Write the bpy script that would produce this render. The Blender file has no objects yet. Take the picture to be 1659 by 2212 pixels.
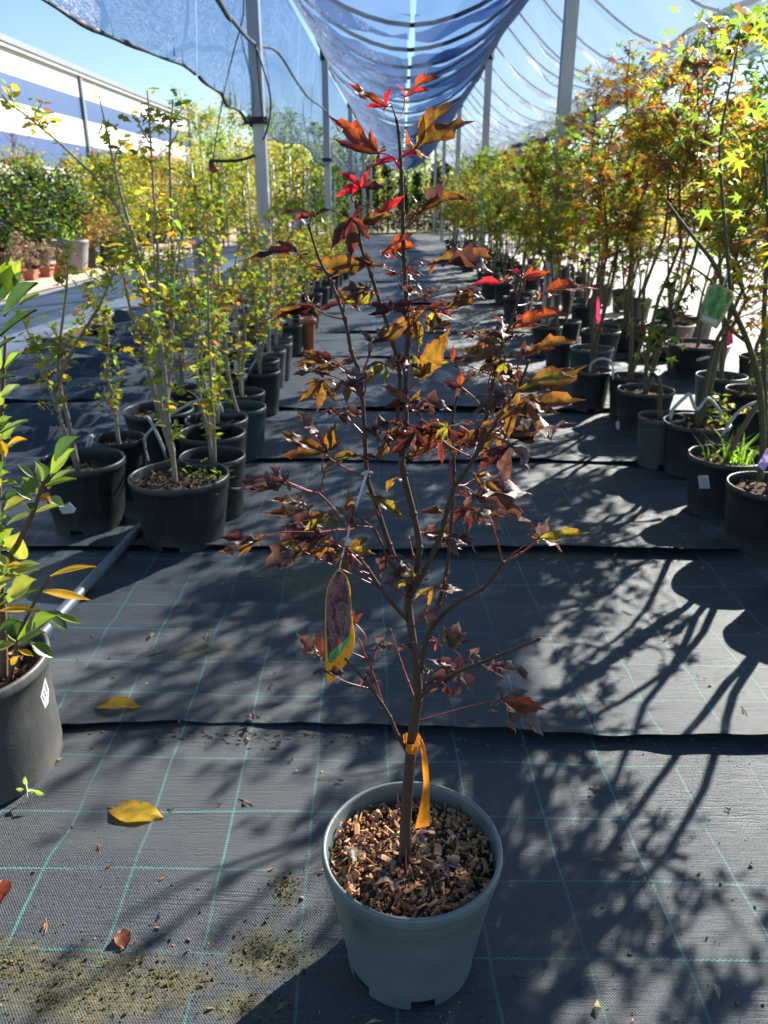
import bpy, math, random
import numpy as np
from mathutils import Vector

sc = bpy.context.scene
C = sc.collection
R = math.radians

# ------------------------------------------------------------------ camera, sky, sun, exposure
EYE = np.array([0.0, 0.0, 1.10])
FPX, CXP, CYP = 1662.0, 829.5, 1106.0            # focal length and centre of a 1659 x 2212 picture
PITCH = math.atan(669.0 / FPX)
YAW = math.atan(36.5 * math.cos(PITCH) / FPX)

cam = bpy.data.cameras.new('camera')
cam_o = bpy.data.objects.new('camera', cam); C.objects.link(cam_o)
cam_o.location = EYE
cam_o.rotation_euler = (math.pi / 2 - PITCH, 0, YAW)
cam.sensor_fit = 'VERTICAL'; cam.sensor_height = 36.0; cam.sensor_width = 36.0
cam.lens = 36.0 * FPX / 2212.0
cam.clip_start = 0.02; cam.clip_end = 2000
cam.dof.use_dof = True; cam.dof.focus_distance = 0.98; cam.dof.aperture_fstop = 9.5
sc.camera = cam_o

SUN_AZ, SUN_EL = R(39), R(29)                     # to the right of the aisle, ahead of the camera
world = bpy.data.worlds.new('World'); sc.world = world; world.use_nodes = True
wn = world.node_tree
sky = wn.nodes.new('ShaderNodeTexSky'); sky.sky_type = 'NISHITA'; sky.sun_disc = False
sky.sun_elevation = SUN_EL; sky.sun_rotation = SUN_AZ
sky.air_density = 1.15; sky.dust_density = 0.12; sky.ozone_density = 4.0
wn.links.new(sky.outputs[0], wn.nodes['Background'].inputs[0])
wn.nodes['Background'].inputs[1].default_value = 0.055
sl = bpy.data.lights.new('sun', 'SUN'); sl.energy = 5.0; sl.angle = R(0.53); sl.color = (1.0, 0.92, 0.80)
so = bpy.data.objects.new('sun', sl); C.objects.link(so)
sdir = Vector((math.sin(SUN_AZ) * math.cos(SUN_EL), math.cos(SUN_AZ) * math.cos(SUN_EL), math.sin(SUN_EL)))
so.rotation_euler = sdir.to_track_quat('Z', 'Y').to_euler(); so.location = (6, 8, 8)
sc.view_settings.view_transform = 'Standard'; sc.view_settings.look = 'None'
sc.view_settings.gamma = 1.0; sc.view_settings.use_curve_mapping = False
sc.view_settings.exposure = 1.65
cy = sc.cycles
cy.use_denoising = True
cy.max_bounces = 8; cy.diffuse_bounces = 3; cy.glossy_bounces = 3; cy.transmission_bounces = 4
cy.transparent_max_bounces = 16; cy.sample_clamp_indirect = 6.0
cy.caustics_reflective = False; cy.caustics_refractive = False

# ------------------------------------------------------------------ measuring helpers: a picture point to a place in the nursery
def ray(x, y):
    dx = (x - CXP) / FPX; dy = (y - CYP) / FPX
    fw = math.cos(PITCH) - dy * math.sin(PITCH); up = -math.sin(PITCH) - dy * math.cos(PITCH)
    return np.array([dx * math.cos(YAW) - fw * math.sin(YAW), dx * math.sin(YAW) + fw * math.cos(YAW), up])
def ground(x, y, z=0.0):
    d = ray(x, y); return EYE + d * ((z - EYE[2]) / d[2])
def at(x, y, dist):
    d = ray(x, y); return EYE + d * (dist / d[1])

# ------------------------------------------------------------------ mesh helpers
def unit(v):
    v = np.asarray(v, float); n = np.linalg.norm(v); return v / n if n > 1e-12 else np.array([0, 0, 1.0])

class MB:
    def __init__(s): s.v = []; s.f = []; s.c = []; s.d = []; s.m = []
    def add(s, vs, fs, col=(1, 1, 1), col2=None, mat=0):
        o = len(s.v); s.v += [tuple(p) for p in vs]
        for f in fs: s.f.append(tuple(i + o for i in f)); s.m.append(mat)
        if isinstance(col, list): s.c += col
        else: s.c += [tuple(col)] * len(vs)
        c2 = col2 if col2 is not None else col
        if isinstance(c2, list): s.d += c2
        else: s.d += [tuple(c2)] * len(vs)
    def box(s, cx, cyy, cz, sx, sy, sz, ax=None, **k):
        X, Y, Z = (np.array(a, float) for a in (ax or ((1, 0, 0), (0, 1, 0), (0, 0, 1))))
        p = np.array([cx, cyy, cz], float)
        vs = [p + X * a * sx / 2 + Y * b * sy / 2 + Z * c * sz / 2 for a in (-1, 1) for b in (-1, 1) for c in (-1, 1)]
        s.add(vs, [(0, 1, 3, 2), (4, 6, 7, 5), (0, 4, 5, 1), (2, 3, 7, 6), (0, 2, 6, 4), (1, 5, 7, 3)], **k)
    def tube(s, pts, rad, n=7, smooth=3, cap=True, **k):
        P = [np.array(p, float) for p in pts]; m = len(P)
        rr = list(rad) if hasattr(rad, '__len__') else [rad] * m
        if smooth > 1 and m > 2:
            Q, q = [], []
            for i in range(m - 1):
                a, b, c, d = P[max(i - 1, 0)], P[i], P[i + 1], P[min(i + 2, m - 1)]
                for j in range(smooth):
                    t = j / smooth
                    Q.append(.5 * (2 * b + (c - a) * t + (2 * a - 5 * b + 4 * c - d) * t * t + (3 * b - a - 3 * c + d) * t ** 3))
                    q.append(rr[i] + (rr[i + 1] - rr[i]) * t)
            Q.append(P[-1]); q.append(rr[-1]); P, rr, m = Q, q, len(Q)
        u = None; vs = []
        for i in range(m):
            t = unit(P[min(i + 1, m - 1)] - P[max(i - 1, 0)])
            if u is None: u = unit(np.cross(t, [0, 0, 1] if abs(t[2]) < .9 else [1, 0, 0]))
            u = unit(u - t * np.dot(u, t)); w = np.cross(t, u)
            for j in range(n):
                a = 2 * math.pi * j / n
                vs.append(P[i] + (u * math.cos(a) + w * math.sin(a)) * rr[i])
        fs = [(i * n + j, i * n + (j + 1) % n, (i + 1) * n + (j + 1) % n, (i + 1) * n + j) for i in range(m - 1) for j in range(n)]
        if cap: fs += [tuple(reversed(range(n))), tuple((m - 1) * n + j for j in range(n))]
        s.add(vs, fs, **k)
    def lathe(s, prof, n=40, cx=0, cyy=0, skip=None, wob=None, **k):
        vs = []
        for (r, z) in prof:
            for j in range(n):
                a = 2 * math.pi * j / n; q = r * (wob(a, z) if wob else 1)
                vs.append((cx + q * math.cos(a), cyy + q * math.sin(a), z))
        fs = []
        for i in range(len(prof) - 1):
            for j in range(n):
                if skip and skip(i, j): continue
                fs.append((i * n + j, i * n + (j + 1) % n, (i + 1) * n + (j + 1) % n, (i + 1) * n + j))
        s.add(vs, fs, **k)
    def grid(s, fn, nu, nv, **k):
        vs = [fn(i / nu, j / nv) for j in range(nv + 1) for i in range(nu + 1)]
        fs = [(j * (nu + 1) + i, j * (nu + 1) + i + 1, (j + 1) * (nu + 1) + i + 1, (j + 1) * (nu + 1) + i) for j in range(nv) for i in range(nu)]
        s.add(vs, fs, **k)
    def mesh(s, name, mats, smooth=True):
        me = bpy.data.meshes.new(name); me.from_pydata(s.v, [], s.f)
        for m in (mats if isinstance(mats, (list, tuple)) else [mats]): me.materials.append(m)
        if any(s.m): me.polygons.foreach_set('material_index', s.m)
        for nm, arr in (('Col', s.c), ('Col2', s.d)):
            a = me.attributes.new(nm, 'FLOAT_COLOR', 'POINT')
            q = np.ones((len(s.v), 4), np.float32); q[:, :3] = np.array(arr, np.float32).reshape(-1, 3); a.data.foreach_set('color', q.ravel())
        if smooth: me.polygons.foreach_set('use_smooth', [True] * len(s.f))
        me.update(); return me
    def build(s, name, mats, parent=None, smooth=True, **props):
        return link(name, s.mesh(name, mats, smooth), parent, **props)

def link(name, me, parent=None, loc=None, **props):
    o = bpy.data.objects.new(name, me); C.objects.link(o)
    if parent is not None: o.parent = parent
    if loc is not None: o.location = loc
    for k, v in props.items():
        if v: o[k] = v
    return o
def thing(name, label, category, loc=(0, 0, 0), group=None):
    o = bpy.data.objects.new(name, None); C.objects.link(o); o.location = loc; o.empty_display_size = .05
    o['label'] = label; o['category'] = category
    if group: o['group'] = group
    return o

def scatter(name, tv, tf, P, A, N, S, col, mats, parent=None, col2=None, **props):
    """many copies of a small leaf (verts tv, faces tf) at points P, long axis A, normal N, size S, in one mesh"""
    tv = np.array(tv, np.float32); P = np.array(P, float); k = len(P)
    if k == 0: return None
    A = np.array(A, float); A /= np.maximum(np.linalg.norm(A, axis=1, keepdims=True), 1e-9)
    N = np.array(N, float); N -= A * (N * A).sum(1, keepdims=True); N /= np.maximum(np.linalg.norm(N, axis=1, keepdims=True), 1e-9)
    B = np.cross(N, A); S = np.broadcast_to(np.array(S, float).reshape(-1, 1), (k, 1)) if np.ndim(S) < 2 else S
    V = P[:, None, :] + S[:, :, None] * (tv[None, :, 0:1] * A[:, None, :] + tv[None, :, 1:2] * B[:, None, :] + tv[None, :, 2:3] * N[:, None, :])
    n = len(tv)
    me = bpy.data.meshes.new(name)
    L = np.array([len(f) for f in tf]); flat = np.array([i for f in tf for i in f])
    me.vertices.add(k * n); me.vertices.foreach_set('co', V.astype(np.float32).ravel())
    loops = (flat[None, :] + (np.arange(k) * n)[:, None]).ravel()
    tot = np.tile(L, k); st = np.concatenate([[0], np.cumsum(tot)[:-1]])
    me.loops.add(len(loops)); me.loops.foreach_set('vertex_index', loops.astype(np.int32))
    me.polygons.add(len(tot)); me.polygons.foreach_set('loop_start', st.astype(np.int32))
    me.update(calc_edges=True)
    me.polygons.foreach_set('use_smooth', np.ones(len(tot), bool))
    for nm, cc in (('Col', col), ('Col2', col2 if col2 is not None else col)):
        a = me.attributes.new(nm, 'FLOAT_COLOR', 'POINT')
        q = np.ones((k, n, 4), np.float32); q[:, :, :3] = np.array(cc, np.float32)[:, None, :]; a.data.foreach_set('color', q.ravel())
    for m in (mats if isinstance(mats, (list, tuple)) else [mats]): me.materials.append(m)
    me.validate(); me.update()
    return link(name, me, parent, **props)

# leaf templates: x along the leaf, y across, z up
OVAL_V = [(0, 0, 0), (.33, .24, .07), (.33, 0, .0), (.33, -.24, .07), (.7, .2, .03), (.7, 0, -.05), (.7, -.2, .03), (1, 0, -.14)]
OVAL_F = [(0, 2, 1), (0, 3, 2), (1, 2, 5, 4), (2, 3, 6, 5), (4, 5, 7), (5, 6, 7)]
LOBED_V = [(0, 0, 0), (.22, .27, .05), (.42, .16, .03), (.52, .27, .0), (.74, .11, -.03), (1, 0, -.12), (.74, -.11, -.03), (.52, -.27, .0), (.42, -.16, .03), (.22, -.27, .05), (.45, 0, -.03)]
LOBED_F = [(0, 10, 1), (1, 10, 2), (2, 10, 4, 3), (4, 10, 5), (5, 10, 6), (6, 10, 8, 7), (8, 10, 9), (9, 10, 0)]
def _star():
    v = [(0, 0, 0)]; tips = [(-100, .45), (-52, .8), (0, 1.0), (52, .8), (100, .45)]
    for i, (a, l) in enumerate(tips):
        if i == 0: v.append((-.1, -.06, 0))
        v.append((l * math.cos(R(a)), l * math.sin(R(a)), -.16 * l))
        an = (a + tips[i + 1][0]) / 2 if i < 4 else None
        v.append((.27 * math.cos(R(an)), .27 * math.sin(R(an)), .03) if an is not None else (-.1, .06, 0))
    return v, [(0, i, i + 1) for i in range(1, len(v) - 1)]
STAR_V, STAR_F = _star()
NEEDLE_V = [(0, 0, 0), (.3, .16, .02), (1, 0, 0), (.3, -.16, .02)]; NEEDLE_F = [(0, 3, 2, 1)]

# ------------------------------------------------------------------ materials
def mat(name):
    m = bpy.data.materials.new(name); m.use_nodes = True; return m, m.node_tree, m.node_tree.nodes['Principled BSDF']
def nd(nt, t, **k):
    n = nt.nodes.new('ShaderNode' + t)
    for a, b in k.items(): setattr(n, a, b)
    return n
def lk(nt, a, b): nt.links.new(a, b)
def mth(nt, op, a, b=None, c=None, clamp=False):
    n = nd(nt, 'Math', operation=op, use_clamp=clamp)
    for i, q in enumerate((a, b, c)):
        if q is None: continue
        if isinstance(q, (int, float)): n.inputs[i].default_value = q
        else: lk(nt, q, n.inputs[i])
    return n.outputs[0]
def noise(nt, vec, scale, detail=4, rough=.55, dims='3D'):
    n = nd(nt, 'TexNoise'); n.inputs['Scale'].default_value = scale; n.inputs['Detail'].default_value = detail; n.inputs['Roughness'].default_value = rough
    if vec is not None: lk(nt, vec, n.inputs['Vector'])
    return n.outputs[0]
def ramp(nt, fac, stops):
    r = nd(nt, 'ValToRGB'); e = r.color_ramp.elements
    while len(e) < len(stops): e.new(.5)
    for q, (p, c) in zip(e, stops): q.position = p; q.color = (*c, 1) if len(c) == 3 else c
    lk(nt, fac, r.inputs[0]); return r.outputs[0]
def mixc(nt, fac, a, b):
    n = nd(nt, 'Mix', data_type='RGBA')
    if isinstance(fac, (int, float)): n.inputs[0].default_value = fac
    else: lk(nt, fac, n.inputs[0])
    for i, q in ((6, a), (7, b)):
        if isinstance(q, tuple): n.inputs[i].default_value = (*q, 1)
        else: lk(nt, q, n.inputs[i])
    return n.outputs[2]
def bump(nt, bs, h, strength=.5, dist=.01):
    b = nd(nt, 'Bump'); b.inputs['Strength'].default_value = strength; b.inputs['Distance'].default_value = dist
    lk(nt, h, b.inputs['Height']); lk(nt, b.outputs[0], bs.inputs['Normal'])
def objco(nt): return nd(nt, 'TexCoord').outputs['Object']
def simple(name, col, rough=.6, var=.25, scale=12, bmp=.2, bdist=.004, metal=0, spec=.5, stretch=None):
    m, nt, b = mat(name); co = objco(nt)
    if stretch:
        mp = nd(nt, 'Mapping'); mp.inputs['Scale'].default_value = stretch; lk(nt, co, mp.inputs[0]); co = mp.outputs[0]
    n = noise(nt, co, scale, 6, .6)
    lo = tuple(c * (1 - var) for c in col); hi = tuple(min(1, c * (1 + var)) for c in col)
    lk(nt, ramp(nt, n, [(.3, lo), (.7, hi)]), b.inputs['Base Color'])
    b.inputs['Roughness'].default_value = rough; b.inputs['Metallic'].default_value = metal; b.inputs['Specular IOR Level'].default_value = spec
    n2 = noise(nt, co, scale * 6, 4, .6)
    if bmp: bump(nt, b, n2, bmp, bdist)
    return m
def vcol(name, rough=.8, spec=.3, bmp=.3, scale=200, bdist=.002, var=.35):
    m, nt, b = mat(name); a = nd(nt, 'Attribute', attribute_name='Col'); n = noise(nt, objco(nt), scale, 5)
    k = mth(nt, 'MULTIPLY_ADD', n, 2 * var, 1 - var)
    x = nd(nt, 'VectorMath', operation='SCALE'); lk(nt, a.outputs['Color'], x.inputs[0]); lk(nt, k, x.inputs['Scale'])
    lk(nt, x.outputs[0], b.inputs['Base Color']); b.inputs['Roughness'].default_value = rough; b.inputs['Specular IOR Level'].default_value = spec
    bump(nt, b, n, bmp, bdist); return m
def leafmat(name, trans=.5, rough=.45, spec=.5, nscale=90, var=.3, mottle=0):
    """a leaf: one colour it reflects (Col), one it lets through (Col2)"""
    m, nt, b = mat(name); out = nt.nodes['Material Output']
    a = nd(nt, 'Attribute', attribute_name='Col'); a2 = nd(nt, 'Attribute', attribute_name='Col2')
    n = noise(nt, objco(nt), nscale, 4, .6); k = mth(nt, 'MULTIPLY_ADD', n, 2 * var, 1 - var)
    s1 = nd(nt, 'VectorMath', operation='SCALE'); lk(nt, a.outputs['Color'], s1.inputs[0]); lk(nt, k, s1.inputs['Scale'])
    s2 = nd(nt, 'VectorMath', operation='SCALE'); lk(nt, a2.outputs['Color'], s2.inputs[0]); lk(nt, k, s2.inputs['Scale'])
    tc = s2.outputs[0]
    if mottle:                                                 # browned, dying patches let less light through
        mo = mth(nt, 'MULTIPLY_ADD', noise(nt, objco(nt), 95, 5, .65), 5.5, -2.5, clamp=True); tc = mixc(nt, mth(nt, 'MULTIPLY', mo, mottle), tc, (.07, .018, .012))
    lk(nt, s1.outputs[0], b.inputs['Base Color']); b.inputs['Roughness'].default_value = rough; b.inputs['Specular IOR Level'].default_value = spec
    bump(nt, b, n, .25 if not mottle else .6, .002)
    t = nd(nt, 'BsdfTranslucent'); lk(nt, tc, t.inputs[0])
    mx = nd(nt, 'MixShader'); mx.inputs[0].default_value = trans
    lk(nt, b.outputs[0], mx.inputs[1]); lk(nt, t.outputs[0], mx.inputs[2]); lk(nt, mx.outputs[0], out.inputs[0]); return m

M = {}
M['leaf'] = leafmat('leaf', .6)
M['leaf_gloss'] = leafmat('leaf_gloss', .42, .3, .6, 60, .18)
M['maple_leaf'] = leafmat('maple_leaf', .5, .44, .5, 150, .5, .8)
M['far_leaf'] = leafmat('far_leaf', .34, .6, .3, 5, .3)
M['bark'] = vcol('bark', .75, .3, .5, 120, .003, .4)
M['twig_red'] = simple('twig_red', (.19, .032, .036), .4, .3, 60, .2, .001)
M['chip'] = vcol('wood_chip', .85, .2, .5, 240, .002, .4)
M['soil'] = simple('soil', (.075, .045, .028), .95, .5, 40, 1.0, .01)
M['crumb'] = vcol('soil_crumb', .95, .15, .5, 150, .003, .4)
def potmat(name, col, rough, dusty=.5):
    m, nt, b = mat(name); co = objco(nt); sx = nd(nt, 'SeparateXYZ'); lk(nt, co, sx.inputs[0]); rnd = nd(nt, 'ObjectInfo').outputs['Random']
    off = nd(nt, 'VectorMath', operation='ADD'); lk(nt, co, off.inputs[0]); lk(nt, rnd, off.inputs[1])
    n = noise(nt, off.outputs[0], 9, 7, .7); mp = nd(nt, 'Mapping'); mp.inputs['Scale'].default_value = (14, 14, 2); lk(nt, off.outputs[0], mp.inputs[0]); runs = noise(nt, mp.outputs[0], 2.2, 5, .65); fine = noise(nt, off.outputs[0], 160, 3, .7)
    base = ramp(nt, n, [(.25, tuple(c * .75 for c in col)), (.75, tuple(c * 1.35 for c in col))])
    low = mth(nt, 'SUBTRACT', 1, mth(nt, 'DIVIDE', sx.outputs[2], .07), clamp=True)
    d = mth(nt, 'MULTIPLY', mth(nt, 'ADD', mth(nt, 'MULTIPLY_ADD', runs, 3.2, -1.75, clamp=True), mth(nt, 'MULTIPLY', low, mth(nt, 'MULTIPLY_ADD', n, 2.4, -.6, clamp=True))), dusty, clamp=True)
    scuff = mth(nt, 'MULTIPLY_ADD', fine, 8, -5.1, clamp=True)
    base = mixc(nt, mth(nt, 'MULTIPLY', d, .55), base, (.15, .135, .115)); base = mixc(nt, mth(nt, 'MULTIPLY', scuff, .35), base, (.22, .22, .22))
    lk(nt, base, b.inputs['Base Color']); lk(nt, mth(nt, 'MULTIPLY_ADD', d, .4, mth(nt, 'MULTIPLY_ADD', n, .2, rough - .1)), b.inputs['Roughness']); bump(nt, b, mth(nt, 'ADD', mth(nt, 'MULTIPLY', n, 1.5), fine), .25, .002); return m
M['pot_black'] = potmat('pot_black', (.020, .021, .023), .42, .6)
M['pot_teal'] = potmat('pot_teal', (.028, .055, .062), .4, .5)
M['pot_grey'] = potmat('pot_grey', (.055, .058, .06), .48, .7)
M['pot_slate'] = potmat('pot_slate', (.122, .155, .156), .33, .28)
M['terracotta'] = simple('terracotta', (.42, .13, .07), .6, .15, 10, .2, .003)
M['pot_pale'] = simple('pot_pale', (.25, .24, .23), .6, .15, 10, .2, .003)
M['steel'] = simple('galvanised_steel', (.42, .43, .45), .45, .18, 6, .15, .002, .55, .5, (1, 1, .2))
M['black_plastic'] = simple('black_plastic', (.015, .015, .017), .45, .2, 20, .1)
M['rope'] = simple('rope', (.16, .18, .17), .8, .3, 300, .5, .003)
M['hose'] = simple('hose', (.02, .022, .024), .45, .2, 30, .1)
M['conduit'] = simple('conduit', (.17, .20, .23), .48, .2, 20, .1, .002, .35)
M['drip'] = simple('drip_tube', (.36, .38, .38), .5, .2, 40, .1)
M['paper'] = simple('paper', (.50, .51, .52), .7, .06, 80, .05)
M['ink'] = simple('ink', (.12, .12, .13), .8, .1, 80, 0)
M['orange_tape'] = None
M['red_plastic'] = simple('red_plastic', (.5, .03, .03), .4, .15, 30, .05)
M['concrete'] = simple('concrete', (.55, .48, .39), .9, .18, 3, .4, .006)
M['pale_yard'] = simple('pale_yard', (.45, .44, .42), .9, .15, 2.2, .4, .006)
M['asphalt'] = simple('asphalt', (.20, .20, .205), .85, .25, 2.5, .6, .005)
M['sand'] = simple('sand', (.46, .36, .27), .95, .2, 1.6, .5, .01)
M['field'] = simple('field', (.16, .15, .075), .95, .4, .3, .4, .05)
M['timber'] = simple('timber', (.32, .16, .075), .8, .3, 8, .4, .004, 0, .3, (1, .15, 1))
M['clad_white'] = simple('clad_white', (.66, .67, .68), .5, .03, .4, .05)
M['clad_blue'] = simple('clad_blue', (.022, .075, .225), .45, .06, .4, .05)
for nm_ in ('clad_white', 'clad_blue'):
    nt_ = M[nm_].node_tree; bs_ = nt_.nodes['Principled BSDF']; sx_ = nd(nt_, 'SeparateXYZ'); lk(nt_, objco(nt_), sx_.inputs[0])
    bump(nt_, bs_, mth(nt_, 'POWER', mth(nt_, 'ABSOLUTE', mth(nt_, 'SINE', mth(nt_, 'MULTIPLY', sx_.outputs[1], 3.0))), .3), .6, .02)
M['clad_trim'] = simple('clad_trim', (.16, .20, .24), .5, .1, 1, .05)

def tape(name, col, tr=.4):
    m, nt, b = mat(name); out = nt.nodes['Material Output']
    n = noise(nt, objco(nt), 60, 3); lk(nt, ramp(nt, n, [(.3, tuple(c * .85 for c in col)), (.7, col)]), b.inputs['Base Color']); b.inputs['Roughness'].default_value = .4
    t = nd(nt, 'BsdfTranslucent'); t.inputs[0].default_value = (*col, 1); mx = nd(nt, 'MixShader'); mx.inputs[0].default_value = tr
    lk(nt, b.outputs[0], mx.inputs[1]); lk(nt, t.outputs[0], mx.inputs[2]); lk(nt, mx.outputs[0], out.inputs[0]); return m
M['orange_tape'] = tape('orange_tape', (.85, .30, .025))
M['lilac_tape'] = tape('lilac_tape', (.45, .33, .75)); M['pink_tape'] = tape('pink_tape', (.85, .06, .16)); M['white_cord'] = tape('white_cord', (.72, .70, .80), .25)
M['green_cord'] = tape('green_cord', (.02, .30, .20), .1)
M['tag_yellow'] = tape('tag_yellow', (.80, .46, .035), .2); M['tag_pale'] = tape('tag_pale', (.55, .52, .30), .3)

def fabric_mat():
    m, nt, b = mat('woven_ground_fabric'); co = objco(nt); sx = nd(nt, 'SeparateXYZ'); lk(nt, co, sx.inputs[0]); X, Y = sx.outputs[0], sx.outputs[1]
    geo = nd(nt, 'NewGeometry'); gx = nd(nt, 'SeparateXYZ'); lk(nt, geo.outputs['Position'], gx.inputs[0])
    warp = noise(nt, co, 1.3, 2); wv = mth(nt, 'MULTIPLY_ADD', warp, .05, -.025)
    def line(v, period, off, half, soft):
        q = mth(nt, 'DIVIDE', mth(nt, 'SUBTRACT', v, off), period)
        d = mth(nt, 'MULTIPLY', mth(nt, 'ABSOLUTE', mth(nt, 'SUBTRACT', mth(nt, 'FRACT', mth(nt, 'ADD', q, .5)), .5)), period)
        return mth(nt, 'SUBTRACT', 1, mth(nt, 'DIVIDE', mth(nt, 'SUBTRACT', d, half), soft, clamp=True), clamp=True)
    xs = mth(nt, 'ADD', mth(nt, 'MULTIPLY_ADD', gx.outputs[1], .038, X), wv)
    zig = mth(nt, 'MULTIPLY', mth(nt, 'SINE', mth(nt, 'MULTIPLY', X, 700)), .0013)
    ys = mth(nt, 'ADD', mth(nt, 'ADD', Y, zig), mth(nt, 'MULTIPLY', wv, .6))
    # lengthwise: a flat band of thread with gaps; across: one zigzag thread
    stitch = mth(nt, 'MULTIPLY_ADD', mth(nt, 'SINE', mth(nt, 'MULTIPLY', Y, 1500)), .25, .6)
    worn = mth(nt, 'MULTIPLY_ADD', noise(nt, co, 3.5, 4), 2.2, -.55, clamp=True)
    l1 = mth(nt, 'MULTIPLY', mth(nt, 'MULTIPLY', line(xs, .152, .030, .0012, .0020), stitch), worn)
    l2 = mth(nt, 'MULTIPLY', mth(nt, 'MULTIPLY', line(ys, .152, .131, .0007, .0012), .9), worn)
    lines = mth(nt, 'MAXIMUM', l1, l2)
    wx = mth(nt, 'SINE', mth(nt, 'MULTIPLY', X, 1350)); wy = mth(nt, 'SINE', mth(nt, 'MULTIPLY', Y, 1100))
    weave = mth(nt, 'MULTIPLY', wx, wy)
    fn = noise(nt, co, 380, 3, .7); big = noise(nt, co, 2.2, 6, .62); mid = noise(nt, co, 14, 5, .65)
    st = nd(nt, 'Mapping'); st.inputs['Scale'].default_value = (2.5, 60, 1); lk(nt, co, st.inputs[0]); streak = noise(nt, st.outputs[0], 3, 5, .7)
    s2m = nd(nt, 'Mapping'); s2m.inputs['Scale'].default_value = (26, 210, 1); lk(nt, co, s2m.inputs[0]); fib = noise(nt, s2m.outputs[0], 1.0, 6, .75)
    base = mixc(nt, mth(nt, 'MULTIPLY_ADD', weave, .45, .5, clamp=True), (.0028, .005, .011), (.015, .021, .036))
    dust = mth(nt, 'MULTIPLY_ADD', mth(nt, 'ADD', mth(nt, 'MULTIPLY', big, .7), mth(nt, 'MULTIPLY', streak, .45)), 3.0, -1.3, clamp=True)
    base = mixc(nt, mth(nt, 'MULTIPLY', dust, .24), base, (.105, .106, .108))
    fs_ = nd(nt, 'VectorMath', operation='SCALE'); lk(nt, base, fs_.inputs[0]); lk(nt, mth(nt, 'MAXIMUM', mth(nt, 'MULTIPLY_ADD', fib, 5.0, -1.6), .1), fs_.inputs['Scale']); base = fs_.outputs[0]
    # earth and moss washed onto the mat: patches with a place of their own
    def spot(px, py, rx, ry):
        a = mth(nt, 'DIVIDE', mth(nt, 'SUBTRACT', gx.outputs[0], px), rx); c = mth(nt, 'DIVIDE', mth(nt, 'SUBTRACT', gx.outputs[1], py), ry)
        return mth(nt, 'SUBTRACT', 1, mth(nt, 'SQRT', mth(nt, 'ADD', mth(nt, 'MULTIPLY', a, a), mth(nt, 'MULTIPLY', c, c))))
    sp = None
    for q in MOSS:
        e = spot(*q); sp = e if sp is None else mth(nt, 'MAXIMUM', sp, e)
    edge = mth(nt, 'ADD', sp, mth(nt, 'MULTIPLY_ADD', noise(nt, co, 26, 6, .7), 2.0, -1.05))
    mk = mth(nt, 'MULTIPLY', mth(nt, 'MULTIPLY', edge, 2.0, clamp=True), mth(nt, 'GREATER_THAN', sp, -.7))
    mcol = ramp(nt, noise(nt, co, 70, 5, .7), [(.3, (.026, .023, .010)), (.5, (.075, .066, .024)), (.7, (.15, .128, .055))])
    base = mixc(nt, mth(nt, 'MULTIPLY', mk, .95), base, mcol)
    base = mixc(nt, mth(nt, 'MULTIPLY', lines, mth(nt, 'MULTIPLY_ADD', mk, -.7, .95)), base, (.045, .36, .31))
    lk(nt, base, b.inputs['Base Color'])
    lk(nt, mth(nt, 'ADD', mth(nt, 'MULTIPLY_ADD', fib, 1.1, -.55), mth(nt, 'MULTIPLY_ADD', mid, .3, mth(nt, 'MULTIPLY_ADD', mk, .25, .40)), clamp=True), b.inputs['Roughness'])
    b.inputs['Specular IOR Level'].default_value = .9; b.inputs['IOR'].default_value = 1.5; b.inputs['Specular Tint'].default_value = (.82, .92, 1, 1)
    h = mth(nt, 'ADD', mth(nt, 'MULTIPLY', weave, .0010), mth(nt, 'ADD', mth(nt, 'MULTIPLY', fn, .0012), mth(nt, 'MULTIPLY', mid, .004)))
    bump(nt, b, mth(nt, 'ADD', h, mth(nt, 'MULTIPLY_ADD', fib, .006, mth(nt, 'MULTIPLY', streak, .006))), .8, 1.0)
    return m
MOSS = [(-.46, .80, .20, .085), (-.62, .83, .12, .06), (-.20, .865, .085, .06), (-.33, .815, .07, .04), (-.19, .985, .035, .04),
        (-.22, .775, .09, .03), (-.19, 2.02, .12, .10), (-.27, 2.15, .2, .12), (-.38, 2.3, .15, .06), (-.52, 1.75, .1, .05), (.45, 2.36, .35, .03)]
M['fabric'] = fabric_mat()

def cloth_mat(name, clear, tint, base, tr):
    m, nt, b = mat(name); out = nt.nodes['Material Output']; co = objco(nt)
    n = noise(nt, co, 3.5, 5, .65); n2 = noise(nt, co, 26, 4, .6)
    lk(nt, ramp(nt, n, [(.3, tuple(c * .7 for c in base)), (.7, tuple(c * 1.3 for c in base))]), b.inputs['Base Color'])
    b.inputs['Roughness'].default_value = .38; b.inputs['Specular IOR Level'].default_value = .7
    bump(nt, b, mth(nt, 'ADD', n, mth(nt, 'MULTIPLY', n2, .3)), 1.0, .09)
    t = nd(nt, 'BsdfTranslucent'); t.inputs[0].default_value = (*tr, 1)
    m1 = nd(nt, 'MixShader'); m1.inputs[0].default_value = .5; lk(nt, b.outputs[0], m1.inputs[1]); lk(nt, t.outputs[0], m1.inputs[2])
    tp = nd(nt, 'BsdfTransparent'); tp.inputs[0].default_value = (*tint, 1)
    m2 = nd(nt, 'MixShader'); lk(nt, mth(nt, 'MULTIPLY_ADD', n, .2, clear - .1), m2.inputs[0])
    lk(nt, m1.outputs[0], m2.inputs[1]); lk(nt, tp.outputs[0], m2.inputs[2]); lk(nt, m2.outputs[0], out.inputs[0]); return m
M['cloth'] = cloth_mat('shade_net', .62, (.62, .74, .96), (.085, .11, .15), (.12, .17, .25))
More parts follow.
